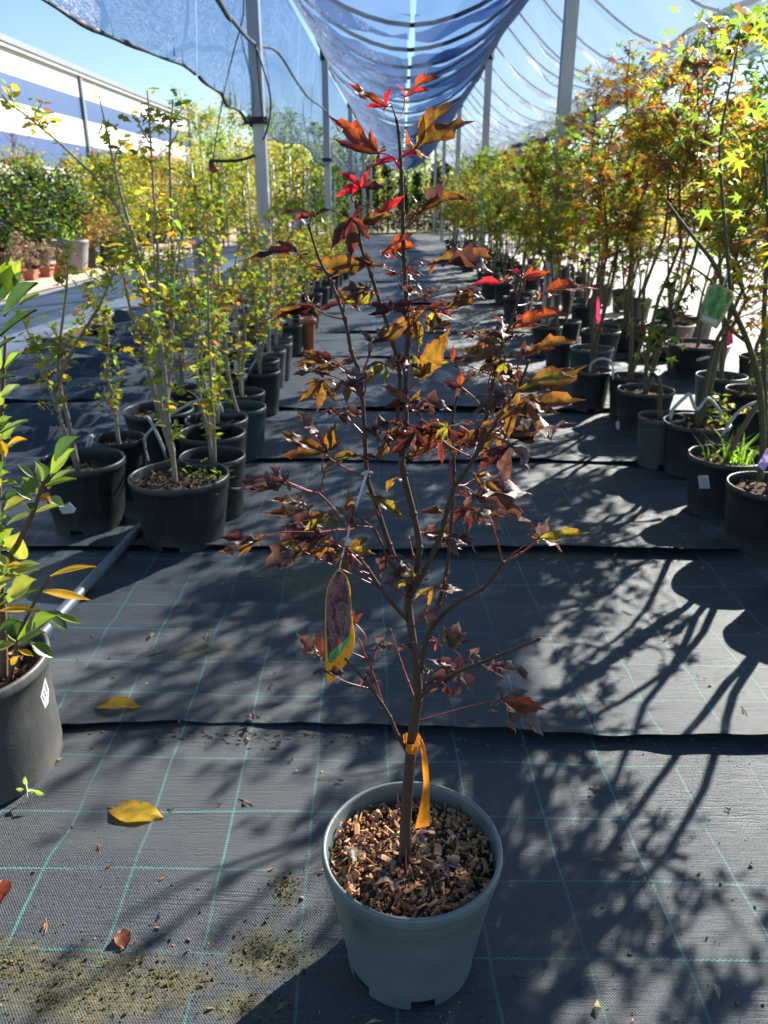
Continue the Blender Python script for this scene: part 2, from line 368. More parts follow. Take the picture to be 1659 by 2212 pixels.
M['cloth_thin'] = cloth_mat('shade_net_thin', .54, (.74, .82, .95), (.12, .14, .17), (.26, .32, .40))
M['cloth_side'] = cloth_mat('shade_net_side', .60, (.56, .68, .90), (.05, .065, .09), (.10, .15, .23))
M['cloth_dark'] = simple('gathered_net', (.03, .035, .045), .6, .3, 20, .5, .01)

SIDE_WORD = {-1: 'left', 1: 'right'}
ORD = ['first', 'second', 'third', 'fourth', 'fifth', 'sixth', 'seventh', 'eighth', 'ninth', 'tenth', 'eleventh', 'twelfth', 'thirteenth', 'fourteenth', 'fifteenth', 'sixteenth',
       'seventeenth', 'eighteenth', 'nineteenth', 'twentieth', 'twenty-first', 'twenty-second', 'twenty-third', 'twenty-fourth', 'twenty-fifth', 'twenty-sixth', 'twenty-seventh', 'twenty-eighth', 'twenty-ninth', 'thirtieth']

# ------------------------------------------------------------------ the setting: ground, road, mat
def sheet(name, x0, x1, y0, y1, z, m, label):
    b = MB(); b.add([(x0, y0, z), (x1, y0, z), (x1, y1, z), (x0, y1, z)], [(0, 1, 2, 3)])
    return b.build(name, M[m], None, False, kind='structure', label=label)
sheet('ground', -400, 400, -60, 900, -.06, 'field', 'flat dry ground running back to the tree line')
sheet('bed_soil', -2.88, 2.12, -2, 30, -.03, 'soil', 'dark earth under the overlapping mat strips')
sheet('concrete_path', -3.52, -2.96, -2, 60, -.012, 'concrete', 'pale beige concrete strip beside the black mat')
sheet('road', -4.85, -3.528, -2, 60, -.02, 'asphalt', 'grey asphalt track between the two pale strips')
sheet('sand_strip', -12, -4.858, -2, 60, -.008, 'sand', 'sandy strip carrying the far row of potted shrubs')
sheet('yard', 2.16, 14, -2, 60, -.012, 'pale_yard', 'bright pale yard beyond the potted maples')
k = MB(); k.box(-2.92, 14, .0, .05, 32, .07); k.build('edging_board', M['timber'], None, False, label='long orange-brown timber board edging the black mat', category='edging')

rs = np.random.RandomState(5)
def waves(seed, n, fx, fy, amp):
    q = np.random.RandomState(seed)
    return [(q.uniform(-1, 1) * fx, q.uniform(.35, 1) * fy * q.choice([-1, 1]), q.uniform(0, 6.28), amp * q.uniform(.3, 1)) for _ in range(n)]
seams = [-.55, .43, 1.412, 2.375, 3.356, 4.31, 5.9, 7.1, 9.2, 11.9, 15.2, 19.5, 25, 29]
words_m = ['under the viewpoint', 'nearest, under the grey-potted maple', 'just behind the grey pot', 'behind the first long seam, by the front black pots', 'third seam back, between the pot rows'] + [ORD[i] + ' seam along the aisle' for i in range(4, 20)]
heights = []
def mat_z(x, y):
    k_ = max(0, int(np.searchsorted(seams, y)) - 1); y0, Ln, f = heights[min(k_, len(heights) - 1)]; return float(f(np.float64(x), np.float64(y - y0), min(1, (y - y0) / Ln)))
for i in range(len(seams) - 1):
    y0, y1 = seams[i], seams[i + 1]; fine = .02 if i < 4 else (.045 if i < 8 else .12)
    W1 = waves(i, 12, 6, 28, .0017); W2 = waves(i + 50, 9, 12, 75, .0010); W3 = waves(i + 90, 5, 3.5, 7, .0028); E1 = waves(i + 200, 5, 7, 1, .009) + waves(i + 240, 6, 45, 1, .0022)
    lift = waves(i + 300, 5, 8, 1, .006) + waves(i + 340, 4, 30, 1, .002)
    nx = int(5.0 / fine); ny = int((y1 - y0 + .10) / (fine * .5)) if i < 4 else int((y1 - y0 + .1) / fine)
    xs = np.linspace(-2.88, 2.12, nx + 1); ts = np.linspace(0, 1, ny + 1) ** 1.15
    XX, TT = np.meshgrid(xs, ts); Ln = y1 - y0 + .09
    e = sum(a * np.sin(fx * XX + p) for fx, fy, p, a in E1)
    YY = TT * Ln + e * (1 - TT)
    def height(XX, YY, TT, W=W1 + W2 + W3, lift=lift, i=i):
        Z = sum(a * np.sin(fx * XX + fy * YY + p + .6 * np.sin(2.1 * XX + p)) for fx, fy, p, a in W)
        far_x = np.clip((XX * XX - .6) / 3, 0, 1); Z = Z * (1 + 1.6 * far_x) * (1 + (2.2 if i > 3 else 0) * np.clip(-XX - .5, 0, 1.5))
        lf = (.008 if i < 4 else .004) + sum(a * np.sin(fx * XX + p) for fx, fy, p, a in lift)
        return Z + np.clip(lf, .001, .0115) * np.exp(-np.maximum(YY, 0) / .055) + .006 - .012 * TT
    heights.append((y0, Ln, height)); Z = height(XX, YY, TT)
    me = bpy.data.meshes.new('ground_mat'); V = np.stack([XX, YY, Z], -1).reshape(-1, 3)
    idx = np.arange((nx + 1) * (ny + 1)).reshape(ny + 1, nx + 1)
    F = np.stack([idx[:-1, :-1], idx[:-1, 1:], idx[1:, 1:], idx[1:, :-1]], -1).reshape(-1, 4)
    me.from_pydata(V.tolist(), [], F.tolist()); me.materials.append(M['fabric']); me.polygons.foreach_set('use_smooth', [True] * len(F))
    link('ground_mat', me, None, (0, y0, 0), kind='structure', label='black woven weed mat strip with green grid lines, ' + words_m[min(i, len(words_m) - 1)])

# ------------------------------------------------------------------ striped warehouse
BX = -17.4
bld = thing('warehouse', 'long white and blue striped warehouse behind the shrubs', 'warehouse', (BX, 45, -.22))
def bpart(name, m, y0, y1, z0, z1, x0, x1):
    b = MB(); b.box((x0 + x1) / 2 - BX, (y0 + y1) / 2 - 45, (z0 + z1) / 2, x1 - x0, y1 - y0, z1 - z0); return b.build(name, M[m], bld, False)
bpart('wall', 'clad_white', 12, 69.6, -.05, 7.75, BX - 22, BX - .12)
zz = [(7.72, 6.58, 'clad_white'), (6.57, 5.5, 'clad_blue'), (5.49, 4.2, 'clad_white'), (4.19, 2.95, 'clad_blue'), (2.94, 1.5, 'clad_white'), (1.49, .0, 'clad_blue')]
yj = [12, 29.5, 46.8, 69.8]
for a, c, m_ in zz:
    for q in range(3): bpart('cladding_panel', m_, yj[q] + .12, yj[q + 1] - .12, c, a, BX - .119, BX)
for q in yj[1:3]: bpart('downpipe', 'clad_trim', q - .13, q + .13, 0, 7.75, BX - .1, BX + .14)
bpart('corner_trim', 'clad_trim', 69.61, 70.0, 0, 7.8, BX - .3, BX + .1)
bpart('roof_edge', 'clad_trim', 12, 70.1, 7.76, 8.02, BX - 22, BX + .28)
bpart('gutter', 'steel', 12, 70.1, 7.6, 7.755, BX + .02, BX + .2)

# ------------------------------------------------------------------ shade structure
POST_Y = [6.8, 12.9, 19.0, 25.2, 31.4]
XL, XR, ZT = -1.13, 1.27, 3.06
def post(side, i):
    x = XL if side < 0 else XR; y = POST_Y[i]
    t = thing('shade_post', 'galvanised steel shade post, %s from the front in the %s-hand row' % (ORD[i], SIDE_WORD[side]), 'post', (x, y, 0), 'posts carrying the shade net')
    b = MB(); w = .095
    b.box(0, -.022, ZT / 2 - .02, w, .05, ZT, ); b.box(side * -.0 + .034, .03, ZT / 2 - .02, .026, .052, ZT); b.box(-.034, .03, ZT / 2 - .02, .026, .052, ZT)
    b.build('shaft', M['steel'], t, False)
    b = MB(); b.box(0, 0, ZT + .03, .13, .13, .13); b.build('cap', M['black_plastic'], t, False)
    if side < 0:
        b = MB(); b.box(-.02, -.006, 1.70, .19, .11, .05); b.build('clamp', M['black_plastic'], t, False)
    b = MB(); b.box(0, 0, .01, .2, .2, .03); b.build('base_plate', M['steel'], t, False)
for i in range(5): post(-1, i); post(1, i)

def swag(name, label, x0, x1, y0, y1, gap, seed, sag=.66, net='cloth'):
    t = thing(name, label, 'shade net', ((x0 + x1) / 2, y0, 2.4))
    xm, hw = (x0 + x1) / 2, (x1 - x0) / 2; q = np.random.RandomState(seed)
    W = [(q.uniform(-9, 9), q.uniform(-14, 14), q.uniform(0, 6.28), q.uniform(.004, .014)) for _ in range(12)] + [(q.uniform(-26, 26), q.uniform(-22, 22), q.uniform(0, 6.28), q.uniform(.002, .006)) for _ in range(10)]
    ribs = [y0]
    while ribs[-1] < y1: ribs.append(ribs[-1] + q.uniform(.95, 1.25))
    rb = np.array(ribs)
    def zz(x, y, puff=True):
        u = (x - xm) / hw; i = min(max(np.searchsorted(rb, y) - 1, 0), len(rb) - 2); f = (y - rb[i]) / (rb[i + 1] - rb[i]); f = min(max(f, 0), 1)
        z = ZT - sag * (1 - u * u) - .05 * math.sin(y * .9 + seed)
        if puff: z -= .17 * (math.sin(math.pi * f) ** .6) * (1 - u ** 6) ; z += sum(a * math.sin(fx * x + fy * y + p) for fx, fy, p, a in W) * (1 - u ** 8)
        return z
    for s, (a, b_) in enumerate(((x0, xm), (xm, x1))):
        b = MB(); ny = int((y1 - y0) / .085); nx = 26
        def fn(u, v):
            y = y0 + v * (y1 - y0); g_ = gap * (.5 + .9 * abs(math.sin(y * 1.9 + seed)) * abs(math.sin(y * .73)))
            aa = a + (g_ if s else 0); bb = b_ - (0 if s else g_); x = aa + (bb - aa) * u
            return (x - xm, y - y0, zz(x, y) - 2.4)
        b.grid(fn, nx, ny); b.build('cloth_panel', M[net], t)
    for y in ribs[:-1]:
        b = MB(); b.tube([(x - xm, y - y0 + .02 * math.sin(9 * x + y), zz(x, y, False) - 2.4 + .005) for x in np.linspace(x0, x1, 15)], .018 if net == 'cloth' else .011, 6, 1); b.build('support_wire', M['cloth_dark'], t)
    for x in (x0, x1):
        b = MB(); b.tube([(x - xm, y - y0, zz(x, y, False) - 2.4 + .04 + .015 * math.sin(5 * y)) for y in np.arange(y0, y1, .4)], .035, 6, 1); b.build('gathered_edge', M['cloth_dark'], t)
    return t, zz
swag('shade_net', 'blue-grey shade net sagging over the aisle between the post rows', XL, XR, 4.6, 33, .022, 1)
t, zf = swag('shade_net', 'silvery shade net sagging above the maples at right', XR + .02, 3.72, 5.3, 33, .004, 7, .70, 'cloth_thin')
b = MB(); b.tube([(.02 * math.sin(3 * y), y - 5.3, zf(2.5, y) - 2.4 - .02) for y in np.arange(5.3, 32, .3)], [.05 + .015 * math.sin(5 * y) for y in np.arange(5.3, 32, .3)], 7, 1); b.build('gathered_edge', M['cloth_dark'], t)
# right-hand outer posts of that bay
# side curtain on the left posts
cur = thing('shade_curtain', 'dark blue shade net curtain hanging along the left-hand posts', 'shade net', (XL - .06, 2, 1.7))
q = np.random.RandomState(11); W = [(q.uniform(-5, 5), q.uniform(-9, 9), q.uniform(0, 6.28), q.uniform(.006, .018)) for _ in range(14)]
cuts = [1.6, 5.55, 10.4, 12.0, 16.5, 19, 24, 29]
def curtain_bottom(y):
    n = min(POST_Y, key=lambda p: abs(p - y)); d = min(abs(y - n), 2.2); return 1.70 + (.07 if y < 6.2 else 0) + .05 * math.sin(y * 1.3) - (.05 * math.sin(min(d, 1.6) / 1.6 * math.pi))
for i in range(len(cuts) - 1):
    y0, y1 = cuts[i] + .012, cuts[i + 1] - .012; b = MB()
    def fn(u, v):
        y = y0 + u * (y1 - y0); zb = curtain_bottom(y) + .003; z = zb + (ZT - zb) * v
        off = sum(a * math.sin(fy * y * .9 + fx * z * 1.4 + p) for fx, fy, p, a in W) * math.sin(math.pi * min(v * 1.2 + .08, 1)) ** .5
        sk = -.45 * (1 - v); pinch = .02 * math.exp(-v * 9) * math.sin(y * 23 + 3 * math.sin(y * 5))
        return (off * .75 + pinch - .05 * (1 - v) * math.sin(v * 3), y + sk - 2, z - 1.7)
    b.grid(fn, max(10, int((y1 - y0) / .06)), 30); b.build('cloth_panel', M['cloth_side'], cur)
    b = MB(); ys = np.arange(y0, y1, .12)
    b.tube([(.008 * math.sin(6.1 * y), y - .45 - 2, curtain_bottom(y) - 1.7) for y in ys], [.010 + .003 * math.sin(7.3 * y + 2 * math.sin(3.1 * y)) for y in ys], 6, 1); b.build('hem', M['cloth_dark'], cur)

# ropes, hose and sprinkler on the first left post
def line_thing(name, label, cat, pts, r, m, n=7, group=None, smooth=4):
    o = np.array(pts[0], float); b = MB(); b.tube([np.array(p) - o for p in pts], r, n, smooth)
    ob = b.build(name, M[m], None, True, label=label, category=cat, group=group); ob.location = o; return ob
line_thing('guy_rope', 'grey-green rope slung from the near left post back to the next post', 'rope',
           [(XL, 1.7, ZT), (XL - .03, 3.0, 2.62), at(468, -6, 4.2), at(500, 40, 5.2), at(549, 94, 6.70), at(600, 112, 8), at(640, 175, 10), at(668, 212, 11.3), at(704, 240, 12.8), at(735, 285, 16)], .014, 'rope', 7)
line_thing('guy_wire', 'thin dark wire dropping beside the near left post', 'wire', [(XL - .02, 6.15, ZT), at(527, -6, 6.2), at(505, 110, 6.2), at(486, 190, 6.2), at(462, 330, 6.2), at(455, 420, 6.2)], .005, 'hose', 5)
line_thing('hose', 'black irrigation hose looping down the near left post', 'hose', [at(552, 96, 6.66), at(566, 140, 6.62), at(582, 195, 6.6), at(584, 245, 6.62), at(573, 292, 6.68), at(568, 300, 6.72)], .008, 'hose', 6)
line_thing('hose', 'short black hose hanging under the rope knot on the post', 'hose', [at(553, 100, 6.64), at(560, 180, 6.63), at(567, 250, 6.64), at(571, 262, 6.66)], .006, 'hose', 6)
spr = thing('sprinkler', 'black sprinkler arm with a red nozzle on the near left post', 'sprinkler', at(548, 338, 6.72))
o = at(548, 338, 6.72); b = MB(); b.tube([at(549, 336, 6.74) - o, at(530, 343, 6.7) - o, at(500, 348, 6.7) - o, at(460, 347, 6.7) - o], .013, 6); b.build('arm', M['hose'], spr)
b = MB(); p = at(457, 356, 6.7) - o; b.tube([p + (0, 0, .04), p + (0, 0, .0), p - (0, 0, .05)], [.018, .026, .02], 8, 1); b.build('head', M['hose'], spr)
b = MB(); p = at(461, 362, 6.68) - o; b.tube([p, p + (.02, 0, -.03)], [.026, .03], 8, 1); b.build('nozzle', M['red_plastic'], spr)

# ------------------------------------------------------------------ pots and saplings
def pot_mesh(r, h, m, n=40, notch=True, ribs=0, fill=.84, taper=.8):
    rb = r * taper
    ri = lambda f: rb + (r * .95 - rb) * f / .8
    prof = [(rb, 0), (rb * 1.005, h * .085), (ri(.3), h * .3), (ri(.55), h * .55), (ri(.76), h * .76), (r * .965, h * .79), (r * .97, h * .895), (r * .995, h * .905), (r, h * .93), (r, h * .975),
            (r * .99, h * .995), (r * .975, h), (r * .955, h * .998), (r * .945, h * .98), (r * .935, h * .9), (r * .92, h * (fill - .04))]
    nw = max(2, n // 14)
    def skip(i, j): return notch and i == 0 and any(abs((j - c) % n) < nw for c in (int(n * .73), int(n * .06), int(n * .4)))
    def wob(a, z):
        if ribs and .3 * h < z < .8 * h: return 1 + .012 * (math.sin(ribs * a) > .55)
        return 1
    b = MB(); b.lathe(prof, n, skip=skip, wob=wob)
    b.lathe([(rb * .98, h * .085), (rb * .5, h * .083), (.001, h * .08)], n)
    me = b.mesh('pot', m); return me

def soil_part(parent, r, z, rng, bits, size=.008, cols=((.10, .06, .035), (.16, .09, .05), (.05, .03, .02), (.22, .15, .09)), n=28):
    b = MB(); vs = [(0, 0, z + .006)]; fs = []
    for k_, f in enumerate((.4, .75, 1.0)):
        for j in range(n):
            a = 2 * math.pi * j / n; vs.append((r * f * math.cos(a), r * f * math.sin(a), z + rng.uniform(-.005, .007) - (.006 if f == 1 else 0)))
    for j in range(n): fs.append((0, 1 + j, 1 + (j + 1) % n))
    for q in range(2):
        for j in range(n): fs.append((1 + q * n + j, 1 + (q + 1) * n + j, 1 + (q + 1) * n + (j + 1) % n, 1 + q * n + (j + 1) % n))
    b.add(vs, fs); s = b.build('soil', M['soil'], parent)
    if bits:
        b = MB()
        for _ in range(bits):
            a = rng.uniform(0, 6.283); q = r * math.sqrt(rng.random()) * .97; ax = unit([rng.gauss(0, 1), rng.gauss(0, 1), rng.gauss(0, .5)]); u = unit(np.cross(ax, [rng.gauss(0, 1), .3, 1])); w = np.cross(ax, u)
            L = size * rng.uniform(.5, 2); b.box(q * math.cos(a), q * math.sin(a), z + rng.uniform(.0, .010), L, L * rng.uniform(.3, .7), L * rng.uniform(.2, .5), (ax, u, w), col=rng.choice(cols))
        b.build('bark_crumbs', M['crumb'], s, False, kind='stuff')
    return s

def grow(rng, H, z0, nst=2, spread=.12, twigs=14, twl=.22, twang=.6, start=.25, bend=.05, r0=.008, stems=None):
    br, nodes = [], []
    if stems is None:
        stems = []
        for s in range(nst):
            a = rng.uniform(0, 6.28); sp = spread * rng.uniform(.3, 1); h = H * rng.uniform(.8, 1); pts = []
            for k_ in range(7):
                f = k_ / 6; pts.append(np.array([math.cos(a) * sp * f ** .8 + rng.gauss(0, bend * .3) * min(f * 2, 1), math.sin(a) * sp * f ** .8 + rng.gauss(0, bend * .3) * min(f * 2, 1), z0 - .01 + (h - z0) * f]))
            stems.append(pts)
    for pts in stems:
        m = len(pts); br.append((pts, [r0 * (1 - .82 * i / (m - 1)) for i in range(m)]))
        P = np.array(pts); cum = np.linspace(0, 1, m)
        ev = lambda f: np.array([np.interp(f, cum, P[:, i]) for i in range(3)])
        for k_ in range(twigs):
            f = rng.uniform(start, .98); p = ev(f); a = rng.uniform(0, 6.28); L = twl * rng.uniform(.4, 1.1) * (1.15 - .75 * f)
            d = np.array([math.cos(a) * math.sin(twang), math.sin(a) * math.sin(twang), math.cos(twang) * rng.uniform(.6, 1.1)]); q = [p]
            for j in range(3): q.append(q[-1] + unit(d + np.array([rng.gauss(0, .22), rng.gauss(0, .22), rng.gauss(.05, .18)])) * L / 3)
            br.append((q, [r0 * .32 * (1.1 - .6 * f), r0 * .24, r0 * .18, r0 * .1]))
            for j in range(1, 4):
                nodes.append((q[j], unit(q[j] - q[j - 1])))
                nodes.append(((q[j] + q[j - 1]) / 2, unit(q[j] - q[j - 1])))
        for f in np.linspace(start, 1, 12): nodes.append((ev(f), np.array([rng.gauss(0, 1), rng.gauss(0, 1), .5])))
    return br, nodes

def stems_part(parent, br, col, sides=6, name='stem'):
    b = MB()
    for pts, rad in br: b.tube(pts, rad, sides, 2, False, col=col)
    return b.build(name, M['bark'], parent)

def pick(rng, pal, n):
    w = np.array([p[2] for p in pal], float); i = rng.choice(len(pal), n, p=w / w.sum())
    j = rng.uniform(.7, 1.25, (n, 1)) * rng.uniform(.92, 1.08, (n, 3))
    return np.array([pal[k][0] for k in i]) * j, np.minimum(np.array([pal[k][1] for k in i]) * j, .95)

def foliage(parent, nodes, per, size, pal, seed, tmpl='oval', droop=.2, mat_='leaf', spread=.02, up=1.0, name='foliage'):
    q = np.random.RandomState(seed); nodes = [n for n in nodes for _ in range(per)]; k_ = len(nodes)
    if not k_: return
    P = np.array([n[0] for n in nodes]) + q.normal(0, spread, (k_, 3)); D = np.array([n[1] for n in nodes])
    A = D * .5 + q.normal(0, 1, (k_, 3)) * [1, 1, .45]; A[:, 2] -= droop
    N = q.normal(0, .55, (k_, 3)); N[:, 2] += up
    c1, c2 = pick(q, pal, k_); S = size * q.uniform(.55, 1.25, k_)
    V, F = {'oval': (OVAL_V, OVAL_F), 'star': (STAR_V, STAR_F), 'lobed': (LOBED_V, LOBED_F), 'needle': (NEEDLE_V, NEEDLE_F)}[tmpl]
    return scatter(name, V, F, P, A, N, S, c1, M[mat_], parent, c2, kind='stuff')

G_, YG, YE, OR, BR, DG, RD = ((.10, .19, .03), (.32, .52, .045)), ((.21, .26, .03), (.62, .66, .05)), ((.42, .29, .025), (.78, .53, .04)), ((.33, .14, .025), (.75, .30, .03)), ((.15, .075, .035), (.34, .15, .06)), ((.025, .05, .015), (.06, .12, .02)), ((.14, .025, .02), (.42, .05, .03))
def P_(**k): return [(*{'g': G_, 'yg': YG, 'y': YE, 'o': OR, 'b': BR, 'd': DG, 'r': RD}[a], w) for a, w in k.items()]
HIB = P_(g=3.5, yg=4.5, y=2.6, o=.25, b=.35); HIBY = P_(g=2.2, yg=4.8, y=3.6, o=.3, b=.15)

def sapling(name, label, cat, group, x, y, r, H, potm='pot_black', seed=0, h=.23, fill=.84, style='hib', pal=None, nst=2, twigs=14, twl=.2, per=2, size=.036, spread=.12, bits=60, n=32, stems=None, bark=(.24, .21, .17), start=.25, r0=.0085, notch=True, ribs=0, tmpl=None):
    rng = random.Random(seed); t = thing(name, label, cat, (x, y, 0), group)
    link('pot', pot_mesh(r, h, M[potm], n, notch, ribs, fill), t).rotation_euler.z = rng.uniform(-.2, .2)
    soil_part(t, r * .925, h * fill, rng, bits, .011)
    if style == 'hib': br, nodes = grow(rng, H, h * fill, nst, spread, twigs, twl, .55, start, .05, r0, stems)
    else: br, nodes = grow(rng, H, h * fill, nst, spread, twigs, twl, .95, start, .12, r0, stems)
    stems_part(t, br, bark, 6 if y < 6 else 4)
    foliage(t, nodes, per, size, pal or HIB, seed + 1, tmpl or ('lobed' if style == 'hib' else 'star'), .25 if style == 'hib' else .35, spread=.012 if style == 'hib' else .035)
    return t

def rim(xl, xr, y, z=.23):
    a, b = ground(xl, y, z), ground(xr, y, z); c = (a + b) / 2; return c[0], c[1], (b[0] - a[0]) / 2
def loc_px(pts, x, y, deps):
    return [at(px, py, y + d) - np.array([x, y, 0]) for (px, py), d in zip(pts, deps)]

HG = 'leafy saplings in black pots, left row'
x, y, r = rim(280, 494, 1027); L1 = (x, y, r)
st1 = [loc_px([(378, 1042), (373, 985), (356, 930), (346, 860), (338, 700), (342, 560), (332, 420), (325, 300), (318, 195)], x, y, [0, 0, 0, .02, .03, .04, .05, .06, .06]),
       loc_px([(373, 985), (362, 900), (350, 760), (302, 560), (266, 440), (240, 330), (214, 205)], x, y, [0, -.02, -.04, -.06, -.08, -.1, -.1]),
       loc_px([(356, 930), (372, 700), (372, 500), (366, 330), (374, 215)], x, y, [0, .05, .1, .12, .15]),
       loc_px([(346, 860), (330, 660), (255, 450), (130, 310), (0, 208)], x, y, [0, .06, .1, .1, .08])]
t = sapling('rose_mallow_sapling', 'tall bare-stemmed yellow-green sapling in the black pot nearest the seam', 'sapling', HG, x, y, r, 1.4, 'pot_black', 3, .235, .86, 'hib', HIB, 4, 14, .17, 2, .036, .1, 260, 56, st1, (.25, .215, .17), .12, .0095, True, 10)
x, y, r = rim(85, 268, 1003)
st2 = [loc_px([(170, 1020), (150, 965), (112, 850), (88, 790), (70, 740), (45, 680)], x, y, [0, 0, 0, .02, .03, .05]),
       loc_px([(168, 1010), (146, 900), (126, 820), (130, 730), (142, 640), (143, 540), (100, 470)], x, y, [0, .03, .05, .06, .08, .09, .1]),
       loc_px([(126, 820), (165, 740), (215, 660), (258, 560)], x, y, [.05, .0, -.04, -.06])]
sapling('rose_mallow_sapling', 'sparse sapling with two leaning stems in the ribbed black pot beside the pipe', 'sapling', HG, x, y, r, 1.2, 'pot_black', 4, .25, .78, 'hib', HIB, 3, 10, .17, 2, .034, .1, 120, 48, st2, (.22, .19, .15), .3, .0085, True, 12)
LP = [(200, 312, 947, 'black', 'in the open black pot behind the ribbed one', .95, 1), (388, 530, 985, 'black', 'in the deep black pot just behind the front pot', 1.15, 2), (385, 530, 935, 'black', 'in the half-filled black pot third back on the aisle side', 1.25, 2),
      (400, 535, 905, 'black', 'squeezed behind the half-filled pot', 1.2, 2), (268, 418, 885, 'black', 'in the wide black pot with a drip tube over its rim', 1.2, 2), (455, 575, 880, 'teal', 'in the dark teal pot', 1.15, 1),
      (352, 436, 838, 'black', 'behind the wide drip-tubed pot', 1.2, 3), (470, 572, 848, 'black', 'behind the teal pot', 1.1, 2), (520, 606, 802, 'black', 'in the black pot with a white sticker', 1.1, 2), (455, 535, 812, 'black', 'inside the row next to the stickered pot', 1.25, 2),
      (515, 604, 778, 'black', 'behind the stickered pot', 1.1, 2), (545, 618, 757, 'grey', 'in a greyish pot on the aisle edge', 1.1, 2), (560, 632, 742, 'grey', 'in the grey-rimmed pot before the terracotta one', 1.1, 2),
      (425, 505, 780, 'black', 'in the outer file of the row', 1.15, 3), (575, 630, 727, 'black', 'just before the terracotta pot', 1.05, 2), (602, 652, 702, 'black', 'in the black pot touching the terracotta pot', 1.05, 2)]
for i, (xl, xr, yy, pm, where, H, ns) in enumerate(LP):
    x, y, r = rim(xl, xr, yy); r = max(r, .095)
    sapling('rose_mallow_sapling', 'yellow-green leaved sapling ' + where, 'sapling', HG, x, y, r, H, 'pot_' + pm, 20 + i, .235, .62 if i in (1, 2) else .83, 'hib', HIBY if i > 3 else HIB, ns, 8 if ns > 1 else 13, .19, 2, .039, .12, 90 if y < 4.5 else 30, 36, None, (.24, .21, .17), .18)
# the row goes on behind
rng = random.Random(77); k_ = 0
for y in np.arange(6.5, 14.5, .8):
    for col_ in (0, 1):
        x = -.86 - .40 * col_ + rng.uniform(-.06, .06); k_ += 1
        if abs(x - XL) < .18 and min(abs(y - p) for p in POST_Y) < .25: continue
        sapling('rose_mallow_sapling', 'yellow leaved sapling far down the left row, %s file, %s from its start' % (('aisle', 'outer')[col_], ORD[k_ // 2 % 30]), 'sapling', HG, x, y + rng.uniform(-.1, .1), .115, rng.uniform(.78, 1.0) + (.1 if y < 9 else 0), 'pot_black', 200 + k_, .23, .84, 'hib', P_(g=2, yg=4, y=3, o=.7, r=.2), 2, 11, .2, 2, .046, .13, 0, 16)
# terracotta pot standing alone
x, y, r = rim(648, 682, 692, .25)
tp = thing('terracotta_pot', 'tall terracotta pot standing at the aisle end of the left row', 'pot', (x, y, 0)); b = MB()
b.lathe([(r * .72, 0), (r * .8, .12), (r * .92, .21), (r * .93, .225), (r * 1.08, .23), (r * 1.1, .262), (r * 1.02, .268), (r * .92, .262), (r * .88, .18)], 32); b.build('pot_body', M['terracotta'], tp)
soil_part(tp, r * .88, .2, random.Random(4), 20)

# drip tubes between the left pots
DT = [([(320, 1000), (312, 950), (335, 920), (352, 905), (420, 868), (460, 862)], 2.9, 'grey drip tube arching over the rim of the wide black pot'), ([(360, 990), (345, 950), (322, 905), (312, 902)], 2.85, 'bent grey drip tube leaning between two black pots'),
      ([(376, 985), (368, 950), (362, 920)], 2.85, 'short grey drip tube behind the front pot stem'), ([(442, 805), (462, 850), (478, 880), (483, 905)], 3.35, 'grey drip tube bending into the half-filled pot'), ([(530, 840), (540, 800), (560, 770), (590, 760)], 4.3, 'thin grey drip tube near the teal pot'),
      ([(185, 1000), (192, 960), (197, 940)], 2.8, 'pale stub of drip pipe behind the ribbed pot')]
for pts, dist, lab in DT: line_thing('drip_tube', lab, 'tube', [at(px, py, dist) for px, py in pts], .006 if len(pts) != 3 else .010, 'drip', 6)
p0, p1 = ground(322, 1118, .016), ground(54, 1408, .016)
line_thing('conduit_pipe', 'smooth blue-grey conduit pipe lying across the mat to the front pot', 'pipe', [p0 + (p0 - p1) * .15, p0, (p0 + p1) / 2, p1, p1 + (p1 - p0) * .25], .0165, 'conduit', 14, None, 4)

